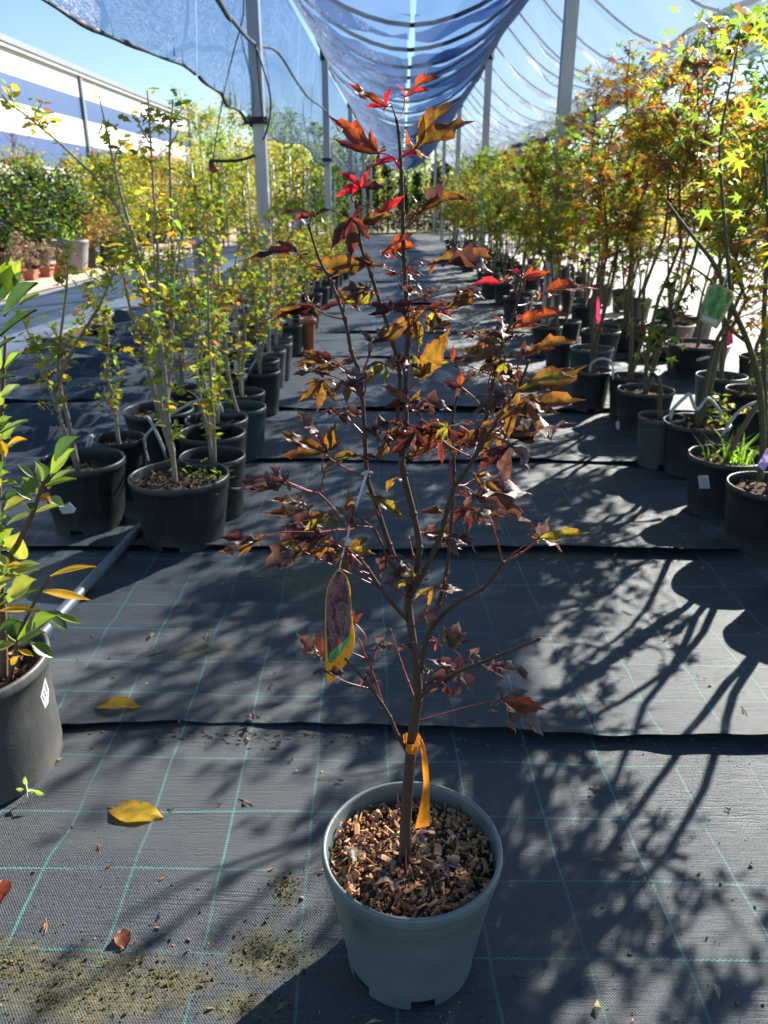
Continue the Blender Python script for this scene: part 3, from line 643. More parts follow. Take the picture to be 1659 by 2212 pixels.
# ------------------------------------------------------------------ right row: potted maples
MG = 'maple saplings in black pots, right row'
PALS = {'green': P_(g=5, yg=3, b=.5), 'mix': P_(g=2.4, yg=3, y=2, o=1.4, b=.9, r=.3), 'rust': P_(o=1.9, b=2.6, r=.6, yg=2.0, g=1.0, y=1.2), 'dark': P_(d=2, g=3, yg=1, b=1, r=.5), 'yellow': P_(yg=4, y=3, g=1, o=.6)}
RP = [(1690, 1860, 1130, 'black', 'mix', 1.5, 'just outside the frame, its shadow crossing the mat', 2), (1575, 1748, 1048, 'black', 'green', 1.5, 'in the nearest black pot with a lilac ribbon', 2), (1490, 1650, 985, 'black', 'rust', 1.15, 'in the black pot with a white sticker and grass tufts', 1),
      (1435, 1575, 912, 'black', 'mix', 1.5, 'third black pot back, with two green stems', 2), (1388, 1470, 900, 'grey', 'dark', .9, 'in the low grey pot tucked beside it', 1), (1335, 1455, 842, 'black', 'rust', 1.75, 'in the black pot with a ring of drip tube', 2),
      (1318, 1402, 812, 'black', 'mix', 1.6, 'behind the ringed pot, bark chips showing', 2), (1234, 1322, 800, 'black', 'rust', 1.55, 'on the aisle edge with a hooked drip tube', 2), (1232, 1325, 752, 'teal', 'rust', 1.85, 'in the blue-grey rimmed pot on the aisle edge', 2),
      (1505, 1612, 812, 'teal', 'green', 1.7, 'in the blue-grey pot of the inner file', 2), (1570, 1672, 842, 'black', 'mix', 1.75, 'in the inner file behind the stickered pot', 2), (1620, 1740, 885, 'black', 'mix', 1.6, 'at the right edge behind the nearest pot', 2),
      (1180, 1240, 738, 'black', 'mix', 1.5, 'in the dark pot at the aisle edge further back', 2), (1255, 1340, 715, 'black', 'rust', 1.8, 'behind the blue-grey rimmed pot', 2), (1440, 1575, 742, 'black', 'yellow', 1.8, 'in the very wide pot of brown bark', 2), (1300, 1400, 695, 'black', 'mix', 1.75, 'with its broad pot half hidden by stems', 3),
      (1150, 1215, 705, 'black', 'green', 1.6, 'aisle edge, level with the second post', 2), (1400, 1500, 700, 'black', 'rust', 1.85, 'behind the very wide pot', 2), (1600, 1700, 770, 'black', 'rust', 1.9, 'in the third file at the right edge', 3)]
for i, (xl, xr, yy, pm, pl, H, where, ns) in enumerate(RP):
    x, y, r = rim(xl, xr, yy, .22); r = max(r, .1)
    sapling('maple_sapling', {'green': 'light green', 'mix': 'mottled green and brown', 'rust': 'rusty brown', 'dark': 'dark leaved', 'yellow': 'yellow-green'}[pl] + ' maple sapling ' + where, 'sapling', MG, x, y, r, H + (.22 if i >= 5 else .05), 'pot_' + pm, 500 + i, .225, .86, 'maple', PALS[pl], ns,
            {1: 14, 2: 20}.get(ns, 17) if H > 1 else 8, .46, (2 if i % 3 else 3) if i else 4, .052, .26, 110 if y < 4.5 else 40, 40 if y < 4 else 28, None, (.10, .085, .05) if i % 2 else (.13, .10, .06), .42 if i != 1 else .5, .012)
k_ = 0
for y in np.arange(6.4, 21, .72):
    for col_ in range(3):
        x = 1.22 + .55 * col_ + rng.uniform(-.1, .1); k_ += 1
        if abs(x - XR) < .2 and min(abs(y - p) for p in POST_Y) < .3: x += .3
        if y > 14 and col_ == 2: continue
        pl = rng.choice(['mix', 'rust', 'yellow', 'green', 'mix', 'dark'])
        sapling('maple_sapling', '%s maple sapling far down the right row, %s file, %s from its start' % ({'green': 'green', 'mix': 'mottled', 'rust': 'rusty', 'dark': 'dark', 'yellow': 'yellow'}[pl], ('aisle', 'middle', 'outer')[col_], ORD[k_ // 3 % 30]), 'sapling', MG, x, y + rng.uniform(-.15, .15), .13, rng.uniform(1.35, 2.0), 'pot_black', 700 + k_, .23, .86, 'maple', PALS[pl], 2, 14, .44, 2, .064, .26, 0, 16, None, (.1, .085, .06), .35, .012)
# long bare limbs of the near right maple
b = MB(); x, y, r = rim(1575, 1748, 1048, .22)
nm = next(o for o in C.objects if o.get('label', '').endswith('with a lilac ribbon'))
def lp(pts, d): return [at(px, py, y + dd) - np.array([x, y, 0]) for (px, py), dd in zip(pts, d)]
for pts, d, rr in (([(1640, 1040), (1648, 960), (1640, 830), (1615, 740), (1580, 660), (1545, 575), (1480, 490), (1440, 435)], [0] * 8, [.011, .0105, .01, .009, .008, .007, .005, .003]), ([(1615, 740), (1570, 700), (1545, 620), (1500, 580), (1455, 560)], [0, .03, .06, .08, .1], [.006, .005, .004, .003, .002]),
                   ([(1580, 660), (1572, 560), (1560, 420), (1556, 300), (1590, 120), (1600, 60)], [0, .05, .1, .12, .15, .15], [.006, .006, .005, .004, .003, .002]), ([(1655, 960), (1650, 700), (1659, 500), (1650, 330)], [.05, .1, .2, .2], [.009, .008, .006, .004])): b.tube(lp(pts, d), rr, 7, 4, col=(.085, .085, .04))
b.build('limb', M['bark'], nm)
q = np.random.RandomState(3); nodes = []
for (cx_, cy_, sx_, sy_, n_) in ((1560, 60, 45, 35, 32), (1625, 70, 30, 40, 18), (1560, 250, 40, 60, 14), (1610, 330, 40, 60, 12), (1570, 480, 35, 50, 10)):
    for _ in range(n_): nodes.append((at(cx_ + q.normal() * sx_, cy_ + q.normal() * sy_, y + q.normal() * .12 + .1) - np.array([x, y, 0]), np.array([q.normal(), q.normal(), -.3])))
foliage(nm, nodes, 1, .043, P_(yg=1.5, g=6), 12, 'star', .5)

# ------------------------------------------------------------------ the potted maple in front
MX, MY = .0235, .874
maple = thing('potted_red_maple', 'young purple-red maple in a slate grey pot at the centre of the aisle', 'potted tree', (MX, MY, 0))
O3 = np.array([MX, MY, 0])
def main_pot():
    r, h, n = .1335, .22, 84; rb = .0985
    prof = [(rb, 0), (rb + .001, .017), (rb + .010, .07), (rb + .020, .125), (rb + .0265, .163), (rb + .0285, .166), (rb + .031, .184), (r - .003, .187), (r - .0008, .189), (r, .193), (r, .203), (r - .0015, .2065), (r - .004, .2075), (r - .0065, .206), (r - .0075, .202), (r - .010, .18), (r - .016, .15)]
    prof = [(a_, z_ * 1.063) for a_, z_ in prof]
    def skip(i, j): return i == 0 and any(abs((j - c + n // 2) % n - n // 2) < 3 for c in (65, 51, 23, 2, 37))
    b = MB(); b.lathe(prof, n, skip=skip)
    b.lathe([(rb - .001, .0165), (rb * .6, .016), (.001, .0155)], n)
    b.lathe([(rb - .006, .0), (rb - .006, .018)], n, skip=lambda i, j: skip(0, j))
    return b.build('pot', M['pot_slate'], maple)
main_pot()

# bark mulch: each chip its own piece
rng = random.Random(9); SZ = .190
b = MB(); nn = 36; vs = [(0, 0, SZ + .004)] + [(.125 * f * math.cos(6.2832 * j / nn), .125 * f * math.sin(6.2832 * j / nn), SZ - .012 * (f > .9) + rng.uniform(-.003, .003)) for f in (.5, 1.0) for j in range(nn)]
b.add(vs, [(0, 1 + j, 1 + (j + 1) % nn) for j in range(nn)] + [(1 + j, 1 + nn + j, 1 + nn + (j + 1) % nn, 1 + (j + 1) % nn) for j in range(nn)])
mulch = b.build('mulch', M['soil'], maple)
chip_cols = [(.36, .18, .075), (.47, .26, .125), (.24, .115, .05), (.55, .35, .19), (.15, .075, .04), (.40, .22, .12), (.30, .22, .16), (.50, .31, .18)]
chip_meshes = []
for k_ in range(28):
    b = MB(); L, W, T = rng.uniform(.010, .026), rng.uniform(.004, .010), rng.uniform(.001, .0026)
    vs = []
    for a in (-1, 1):
        for c in (-1, 0, 1):
            for e in (-1, 1): vs.append((a * L / 2 * rng.uniform(.75, 1.1), c * W / 2 * rng.uniform(.7, 1.1), e * T / 2 + rng.uniform(-.0006, .0006) + (.0008 if c == 0 else 0)))
    fs = [(0, 2, 3, 1), (2, 4, 5, 3), (6, 7, 9, 8), (8, 9, 11, 10), (0, 6, 8, 2), (2, 8, 10, 4), (1, 3, 9, 7), (3, 5, 11, 9), (0, 1, 7, 6), (4, 10, 11, 5)]
    b.add(vs, fs, col=rng.choice(chip_cols)); chip_meshes.append(b.mesh('chip', M['chip'], False))
for k_ in range(290):
    a = rng.uniform(0, 6.283); q = .120 * math.sqrt(rng.random()); o = link('chip', chip_meshes[k_ % 28], mulch)
    o.location = (q * math.cos(a), q * math.sin(a), SZ + .002 + rng.uniform(0, .012) * (1.1 - q / .13)); o.rotation_euler = (rng.gauss(0, .75), rng.gauss(0, .75), rng.uniform(0, 6.28)); s_ = rng.uniform(.7, 1.25); o.scale = (s_, s_, s_)
b = MB()
for k_ in range(1100):
    a = rng.uniform(0, 6.283); q = .121 * math.sqrt(rng.random()); ax = unit([rng.gauss(0, 1), rng.gauss(0, 1), rng.gauss(0, .6)]); u = unit(np.cross(ax, [.1, rng.gauss(0, 1), 1])); L = rng.uniform(.003, .009)
    b.box(q * math.cos(a), q * math.sin(a), SZ + rng.uniform(-.002, .008), L, L * rng.uniform(.25, .6), L * .35, (ax, u, np.cross(ax, u)), col=tuple(c * rng.uniform(.6, 1.1) for c in rng.choice(chip_cols)))
b.build('mulch_crumbs', M['chip'], mulch, False, kind='stuff')

# stems: picture points with the distance each one runs at
def c1(x, y): return (484 + .4896 * x, 129.6 + .4896 * y)
def c2(x, y): return (484 + .4896 * x, 648 + .4896 * y)
def c3(x, y): return (604.8 + .3646 * x, 1166.4 + .3646 * y)
CF = {1: c1, 2: c2, 3: c3}
STEMS = [  # (points, depth at start, depth at end, radius start, radius end)
    ([(874, 1850), (876, 1780), (882, 1690), (888, 1620), (895, 1560), (904, 1505)], 0, 0, .0088, .0064),
    ([(904, 1505), (898, 1430), (888, 1360), (882, 1310), (884, 1280)], 0, .005, .0060, .0050),
    ([(884, 1280), (898, 1240), (906, 1182), (893, 1110), (872, 1025), (868, 985)], .005, .02, .0043, .0037),
    ([(868, 985), (876, 915), (876, 845), (881, 740), (878, 650), (873, 560), (870, 460), (867, 370), (861, 285), (857, 262)], .02, .03, .0036, .0015),
    ([(868, 990), (858, 915), (864, 810), (848, 740), (823, 660), (802, 595), (778, 526), (776, 487), (770, 440)], .02, -.02, .003, .0014),
    ([(884, 1282), (868, 1240), (841, 1177), (812, 1089), (793, 1030), (788, 942), (778, 819), (758, 756), (745, 690), (716, 612), (690, 560), (668, 492)], .005, -.05, .0036, .0012),
    ([(886, 1290), (918, 1232), (948, 1166), (960, 1125), (979, 1058), (1000, 1028), (1023, 991), (1057, 937), (1092, 883), (1126, 824), (1140, 785)], 0, -.07, .0036, .0013),
    ([(1030, 980), (1052, 893), (1076, 770), (1110, 680), (1124, 620), (1128, 590)], -.04, -.03, .0026, .0013),
    ([(906, 1500), (910, 1440), (922, 1378), (947, 1305), (964, 1239), (976, 1118), (981, 1020), (978, 913), (988, 859)], .0, .06, .0038, .0013),
    ([(908, 1450), (922, 1385), (942, 1345), (988, 1302), (1042, 1272), (1071, 1239), (1086, 1217)], -.01, -.08, .0032, .0017),
    ([(1086, 1217), (1074, 1170), (1062, 1130)], -.08, -.09, .0014, .001), ([(1086, 1217), (1125, 1195), (1160, 1170)], -.08, -.06, .0014, .0009),
    ([(906, 1508), (940, 1477), (984, 1454), (1035, 1433), (1072, 1418), (1163, 1381)], -.01, -.10, .003, .0016),
    ([(878, 1622), (860, 1590), (842, 1549), (824, 1518), (802, 1488), (776, 1455), (748, 1425)], 0, -.08, .003, .0013), ([(826, 1520), (812, 1473), (801, 1443), (776, 1385)], -.03, -.02, .0016, .001),
    ([(897, 1513), (882, 1473), (866, 1429), (845, 1363)], 0, .06, .0018, .001), ([(880, 1340), (846, 1301), (824, 1272), (794, 1228), (775, 1205)], .0, -.09, .0028, .0016),
    ([(884, 1276), (868, 1250), (838, 1207), (822, 1170), (805, 1140), (763, 1110)], .0, -.06, .0022, .001), ([(905, 1235), (893, 1200), (884, 1165)], .01, .04, .0016, .001), ([(880, 1290), (858, 1275), (834, 1258)], 0, -.03, .0014, .001),
    ([(793, 1030), (765, 1020), (735, 1005), (705, 985)], -.02, -.05, .0014, .001), ([(815, 1100), (770, 1140), (730, 1145), (690, 1150)], -.01, -.06, .0014, .001), ([(744, 1135), (712, 1090), (690, 1068), (660, 1060), (615, 1045)], -.05, -.07, .0014, .001), ([(690, 1068), (700, 1025), (712, 1015)], -.05, -.06, .001, .0008),
    ([(779, 823), (750, 800), (735, 790)], -.02, -.03, .0012, .0009), ([(780, 812), (797, 770), (806, 740)], -.02, 0, .0012, .0008), ([(1057, 937), (1085, 950), (1110, 930)], -.05, -.07, .0012, .0008), ([(975, 1050), (972, 1000), (1000, 960)], .03, .04, .0012, .0008),
    ([(894, 1355), (912, 1330), (922, 1310)], 0, -.02, .0012, .0008), ([(961, 1248), (963, 1290), (955, 1330)], .02, 0, .0012, .0008), ([(1035, 1433), (1060, 1448), (1082, 1462)], -.05, -.07, .0012, .001)]
b = MB(); skel = []
br_ = random.Random(2)
for pts, d0, d1, r0_, r1_ in STEMS:
    m = len(pts); P3 = [at(px, py, MY + d0 + (d1 - d0) * i / (m - 1)) - O3 for i, (px, py) in enumerate(pts)]
    rad = [r0_ + (r1_ - r0_) * i / (m - 1) for i in range(m)]
    red = r0_ < .0019
    col = (.20, .045, .045) if red else ((.075, .05, .035) if r0_ > .005 else (.068, .042, .03))
    b.tube(P3, rad, 9 if r0_ > .003 else 6, 4, True, col=col)
    for i in range(m):                                         # swollen nodes along the stem
        if 0 < i and rad[i] < .0046: p = P3[i]; t_ = unit(P3[i] - P3[i - 1]); b.tube([p - t_ * .004, p, p + t_ * .004], [rad[i] * .9, rad[i] * 1.5, rad[i] * .9], 6, 1, col=col)
    for i in range(m - 1):
        for f in (0, .33, .66): skel.append(P3[i] * (1 - f) + P3[i + 1] * f)
    skel.append(P3[-1])
b.build('stem', M['bark'], maple); skel = np.array(skel)

# leaf kinds: (reflected, reflected at the edge, let through, let through at the edge)
LK = {'R': ((.33, .012, .025), (.38, .02, .02), (.90, .03, .05), (.85, .05, .03)), 'O': ((.10, .062, .03), (.13, .04, .02), (.30, .20, .02), (.32, .085, .016)), 'F': ((.15, .055, .025), (.22, .03, .02), (.46, .13, .02), (.66, .05, .018)),
      'G': ((.10, .11, .02), (.13, .06, .02), (.42, .44, .03), (.45, .22, .03)), 'P': ((.13, .085, .09), (.19, .125, .12), (.055, .022, .016), (.11, .045, .025)), 'K': ((.045, .02, .02), (.065, .025, .022), (.11, .026, .016), (.22, .035, .02)),
      'C': ((.16, .015, .04), (.2, .02, .04), (.55, .02, .07), (.6, .03, .06)), 'S': ((.22, .155, .155), (.29, .21, .20), (.09, .04, .035), (.17, .08, .06)), 'D': ((.13, .10, .085), (.2, .16, .13), (.10, .06, .045), (.14, .09, .07))}  # S, and partly P, carry the silvery sheen of sunlit tops in their colour
def lobe(b, B, T, n, w, kind, g, arch=.1, fold=.3, rip=.1):
    a = T - B; L = np.linalg.norm(a); a = a / L; side = unit(np.cross(n, a)); up = np.cross(a, side)
    NS = 9; prof = [.10, .30, .60, .86, 1.0, .97, .80, .54, .26, .02]; kr, ke, tr, te = LK[kind]; vs, c, d = [], [], []
    ph = g.uniform(0, 6.28); sw = g.gauss(0, .05); tip = g.uniform(-.25, .25) * arch
    for i in range(NS + 1):
        s = i / NS; W = w * L * prof[i] * (1.0 if i % 2 else .84)
        ctr = B + a * L * s + up * L * (arch * 4 * s * (1 - s) + tip * s ** 3) + side * L * sw * math.sin(math.pi * s)
        for q in (-1, -.5, 0, .5, 1):
            z = fold * abs(q) * W + rip * W * (math.sin(9 * s + ph + q * 2.5) + .5 * math.sin(19 * s + 2 * ph - q)) * abs(q) + (.05 * W if q == 0 else 0) * -1
            p = ctr + side * (q * W) + up * z - a * (.06 * L * (abs(q) == 1) * (i % 2 == 0)); vs.append(p)
            e = abs(q) ** 2 * .7 + .3 * s; jit = g.uniform(.8, 1.2) * (.7 if q == 0 else (1.12 if (i + (abs(q) == 1)) % 2 else .9))
            c.append(tuple((x * (1 - e) + y * e) * jit for x, y in zip(kr, ke))); d.append(tuple(min((x * (1 - e) + y * e) * jit, .95) for x, y in zip(tr, te)))
    fs = [(i * 5 + q, i * 5 + q + 1, (i + 1) * 5 + q + 1, (i + 1) * 5 + q) for i in range(NS) for q in range(4)]
    b.add(vs, fs, c, d)
# (crop, base x, base y, face-on 0..1, [(tip x, tip y, kind), ...])
LV = [(1, 715, 205, .5, [(545, 95, 'F'), (742, 118, 'R'), (620, 205, 'R')]), (1, 800, 165, .4, [(968, 70, 'F'), (758, 104, 'R'), (918, 132, 'R')]), (1, 850, 390, .5, [(1050, 158, 'O'), (1108, 276, 'O'), (805, 302, 'F'), (880, 240, 'G')]), (1, 682, 412, .35, [(478, 344, 'K'), (645, 300, 'F'), (455, 242, 'F'), (718, 380, 'O')]),
      (1, 770, 442, .2, [(612, 490, 'C'), (912, 438, 'C'), (660, 460, 'C'), (760, 490, 'C')]), (1, 600, 565, .7, [(503, 495, 'R'), (488, 602, 'R'), (520, 560, 'R'), (612, 505, 'R'), (730, 550, 'K'), (640, 480, 'C')]), (1, 690, 668, .4, [(800, 598, 'R'), (640, 660, 'R'), (655, 690, 'C')]), (1, 850, 682, .5, [(976, 510, 'P'), (1088, 620, 'O'), (832, 596, 'S'), (790, 700, 'K')]),
      (1, 400, 692, .3, [(235, 688, 'K'), (300, 720, 'C'), (490, 662, 'K'), (450, 720, 'P')]), (1, 560, 700, .8, [(470, 840, 'K'), (560, 880, 'K'), (640, 760, 'K'), (500, 660, 'K'), (620, 650, 'K')]), (1, 590, 720, .6, [(700, 700, 'K'), (760, 680, 'O'), (650, 800, 'K'), (700, 735, 'S')]), (1, 335, 862, .3, [(106, 872, 'K'), (215, 792, 'K'), (255, 800, 'K'), (385, 850, 'K')]),
      (1, 700, 852, .35, [(852, 758, 'F'), (765, 876, 'R'), (676, 824, 'R'), (860, 818, 'F')]), (1, 650, 905, .35, [(368, 928, 'O'), (470, 960, 'O'), (745, 932, 'O'), (620, 842, 'K'), (560, 870, 'K')]), (1, 930, 900, .4, [(1218, 880, 'O'), (1190, 938, 'P'), (905, 950, 'F'), (845, 898, 'S')]), (1, 545, 1072, .6, [(688, 1014, 'G'), (640, 982, 'G'), (415, 1108, 'K'), (606, 1112, 'F'), (500, 1000, 'O')]),
      (1, 390, 1088, .3, [(150, 1185, 'O'), (230, 1100, 'K'), (350, 1040, 'P'), (210, 1150, 'K')]), (1, 870, 1055, .8, [(800, 975, 'S'), (850, 972, 'S'), (965, 1000, 'S'), (745, 1000, 'P'), (915, 1060, 'K')]), (1, 985, 1100, .4, [(1152, 1030, 'O'), (1120, 1060, 'O'), (940, 1040, 'P')]), (1, 890, 1100, .5, [(1020, 1150, 'C'), (980, 1060, 'K'), (735, 1170, 'O'), (800, 1110, 'F')]), (1, 930, 1105, .7, [(900, 1200, 'G'), (960, 1190, 'O'), (1000, 1190, 'P')]),
      (1, 1232, 985, .3, [(1078, 996, 'R'), (1262, 938, 'F'), (1300, 960, 'P')]), (1, 1325, 962, .5, [(1366, 902, 'F'), (1400, 942, 'C'), (1250, 925, 'C'), (1440, 930, 'F')]), (1, 1395, 1035, .2, [(1655, 1012, 'F'), (1480, 1035, 'S'), (1350, 1050, 'P')]), (1, 1270, 1190, .4, [(1530, 1120, 'F'), (1178, 1120, 'S'), (1370, 1120, 'S'), (1440, 1170, 'O')]),
      (1, 690, 1080, .5, [(780, 1110, 'K'), (650, 1070, 'S'), (760, 1080, 'P')]), (2, 655, 185, .7, [(592, 122, 'P'), (835, 68, 'O'), (720, 95, 'P'), (640, 150, 'P'), (720, 170, 'K')]), (2, 835, 75, .8, [(858, 232, 'G'), (850, 180, 'O'), (880, 150, 'K')]), (2, 925, 130, .8, [(890, 60, 'O'), (1015, 100, 'O'), (930, 60, 'G'), (1000, 150, 'P')]), (2, 500, 292, .3, [(298, 278, 'O'), (370, 305, 'O'), (622, 250, 'O'), (375, 220, 'K'), (470, 270, 'S')]),
      (2, 775, 240, .8, [(742, 312, 'S'), (800, 300, 'K'), (740, 260, 'S')]), (2, 868, 340, .7, [(825, 232, 'G'), (960, 230, 'O'), (1000, 120, 'O'), (930, 312, 'G'), (880, 240, 'G'), (820, 320, 'K')]), (2, 1000, 275, .4, [(1115, 268, 'O'), (1010, 195, 'F'), (940, 300, 'G'), (1040, 310, 'K')]), (2, 1045, 385, .8, [(1020, 430, 'O'), (1132, 305, 'S'), (958, 358, 'K'), (1040, 300, 'F'), (1080, 420, 'K')]),
      (2, 1318, 245, .3, [(1462, 212, 'F'), (1218, 248, 'S'), (1330, 170, 'K'), (1560, 180, 'O')]), (2, 1300, 400, .45, [(1605, 285, 'O'), (1560, 340, 'G'), (1440, 400, 'G')]), (2, 1245, 488, .35, [(1598, 442, 'O'), (1480, 500, 'O'), (1390, 440, 'S'), (1330, 510, 'S'), (1240, 400, 'G')]), (2, 1240, 602, .35, [(1556, 546, 'P'), (1392, 630, 'O'), (1390, 590, 'K'), (1260, 500, 'G')]),
      (2, 820, 455, .5, [(685, 375, 'O'), (1005, 485, 'P'), (870, 430, 'G'), (755, 435, 'S'), (870, 395, 'O'), (700, 480, 'K')]), (2, 985, 560, .7, [(960, 625, 'G'), (930, 610, 'G'), (915, 540, 'G')]), (2, 1120, 560, .6, [(1020, 630, 'O'), (1200, 530, 'O'), (1000, 560, 'S'), (1100, 640, 'K'), (1180, 600, 'K')]), (2, 1000, 650, .8, [(915, 640, 'S'), (1085, 690, 'S'), (1040, 700, 'P'), (860, 625, 'P'), (1175, 660, 'P'), (940, 690, 'O')]),
      (2, 800, 700, .5, [(892, 648, 'O'), (760, 735, 'S'), (840, 720, 'K')]), (2, 450, 668, .6, [(310, 478, 'P'), (235, 570, 'O'), (530, 600, 'P'), (495, 540, 'O'), (245, 690, 'O'), (400, 640, 'S')]), (2, 605, 690, .3, [(435, 752, 'G'), (500, 720, 'O'), (660, 720, 'K'), (690, 695, 'O')]), (2, 272, 800, .4, [(28, 830, 'P'), (190, 728, 'P'), (90, 862, 'S'), (60, 800, 'K')]),
      (2, 372, 925, .4, [(168, 942, 'O'), (300, 848, 'P'), (180, 880, 'O'), (400, 900, 'S')]), (2, 472, 945, .6, [(350, 1022, 'G'), (522, 1002, 'G'), (330, 975, 'O'), (440, 1010, 'G')]), (2, 342, 1058, .6, [(150, 1195, 'P'), (235, 1082, 'G'), (245, 1195, 'S'), (290, 1040, 'K')]), (2, 655, 865, .5, [(802, 962, 'G'), (615, 850, 'G'), (720, 880, 'G')]), (2, 765, 785, .7, [(715, 850, 'O'), (730, 800, 'G'), (820, 800, 'S')]),
      (2, 540, 1092, .8, [(412, 1172, 'P'), (505, 1245, 'P'), (672, 1122, 'G'), (655, 1045, 'O'), (450, 1095, 'P'), (560, 1210, 'P'), (600, 1180, 'S'), (470, 1150, 'S')]), (2, 1110, 860, .9, [(985, 865, 'S'), (1045, 945, 'S'), (1235, 1035, 'S'), (1375, 1020, 'P'), (1372, 862, 'P'), (1255, 795, 'P'), (1160, 900, 'P')]), (2, 1120, 930, .8, [(1110, 1000, 'P'), (1200, 1010, 'P'), (1270, 950, 'P'), (1050, 990, 'S')]), (2, 965, 938, .3, [(858, 936, 'F'), (900, 920, 'G'), (990, 960, 'G')]),
      (2, 880, 1030, .7, [(1075, 1080, 'P'), (1050, 1100, 'S'), (855, 1000, 'S'), (940, 985, 'S'), (1000, 1050, 'K')]), (2, 1390, 1050, .5, [(1615, 1026, 'G'), (1325, 1034, 'O'), (1440, 955, 'D'), (1495, 1115, 'S'), (1520, 1010, 'O')]), (3, 910, 282, .6, [(795, 352, 'G'), (1085, 296, 'O'), (860, 300, 'G'), (870, 400, 'O')]), (3, 920, 398, .7, [(838, 480, 'S'), (990, 420, 'S'), (870, 540, 'S')]),
      (3, 1010, 635, .8, [(1062, 470, 'D'), (965, 500, 'D'), (1135, 590, 'D'), (1110, 540, 'D'), (990, 560, 'D')]), (3, 1052, 782, .9, [(865, 700, 'P'), (828, 902, 'P'), (1035, 945, 'P'), (1150, 905, 'P'), (1058, 665, 'P'), (950, 730, 'S')]), (3, 1312, 940, .9, [(1238, 992, 'S'), (1398, 1155, 'S'), (1562, 1165, 'S'), (1575, 1005, 'F'), (1330, 868, 'P'), (1480, 890, 'S'), (1460, 1010, 'K')]), (3, 1262, 742, .5, [(1400, 760, 'S'), (1330, 800, 'S'), (1495, 860, 'P')]),
      (3, 565, 655, .5, [(650, 625, 'D'), (700, 600, 'D'), (525, 655, 'D'), (620, 560, 'D')]), (3, 735, 625, .6, [(800, 600, 'D'), (690, 660, 'D'), (780, 650, 'D')]), (3, 525, 795, .6, [(478, 875, 'D'), (545, 870, 'P'), (505, 770, 'K')]), (3, 255, 690, .6, [(98, 550, 'S'), (180, 640, 'S'), (240, 540, 'K'), (190, 700, 'S')]), (3, 440, 490, .6, [(445, 405, 'K'), (495, 430, 'K'), (470, 470, 'P')]), (3, 250, 770, .5, [(188, 800, 'D'), (400, 780, 'P'), (230, 800, 'S')]),
      (3, 885, 775, .5, [(860, 755, 'G'), (915, 770, 'G'), (880, 800, 'G')]), (3, 1120, 700, .6, [(1180, 635, 'D'), (1195, 700, 'D'), (1150, 740, 'P')]), (3, 930, 610, .6, [(900, 570, 'K'), (965, 630, 'F'), (920, 660, 'F')]), (3, 985, 870, .6, [(1000, 930, 'K'), (960, 905, 'F'), (1020, 920, 'K')]),
      (2, 740, 600, .4, [(700, 650, 'K'), (660, 720, 'O'), (770, 560, 'S')]), (2, 560, 1000, .5, [(545, 830, 'O'), (490, 905, 'S'), (560, 900, 'S')]), (3, 120, 60, .5, [(0, 170, 'P'), (60, 120, 'P'), (20, 30, 'G')])]
CF[0] = lambda x, y: (x, y)
ge = random.Random(58)
for _ in range(46):                                            # the many half-hidden, drooping leaves of the middle crown
    ux, uy = ge.choice([(620, 1120), (700, 1000), (760, 900), (830, 780), (900, 700), (930, 830), (980, 940), (1040, 1060), (1090, 950), (1130, 860), (820, 1060), (900, 960), (960, 1120), (700, 780), (760, 650), (1000, 680), (840, 1180), (700, 1180), (1060, 760), (880, 560)])
    ux += ge.gauss(0, 32); uy += ge.gauss(0, 32); th = ge.uniform(0, 6.28); Lr = ge.uniform(62, 108); kd = ge.choice('PPPPOOKSGKPK'); tp_ = []
    for a_, l_ in ((-1.5, .5), (-.8, .8), (-.1, 1.0), (.6, .85), (1.3, .5)):
        dx_, dy_ = math.cos(th + a_) * Lr * l_, math.sin(th + a_) * Lr * l_ * .55 + Lr * .28 * l_; tp_.append((ux + dx_, uy + dy_, kd if ge.random() < .75 else ge.choice('PKOS')))
    LV.append((0, ux, uy, ge.uniform(.3, .8), tp_))
g = random.Random(31)
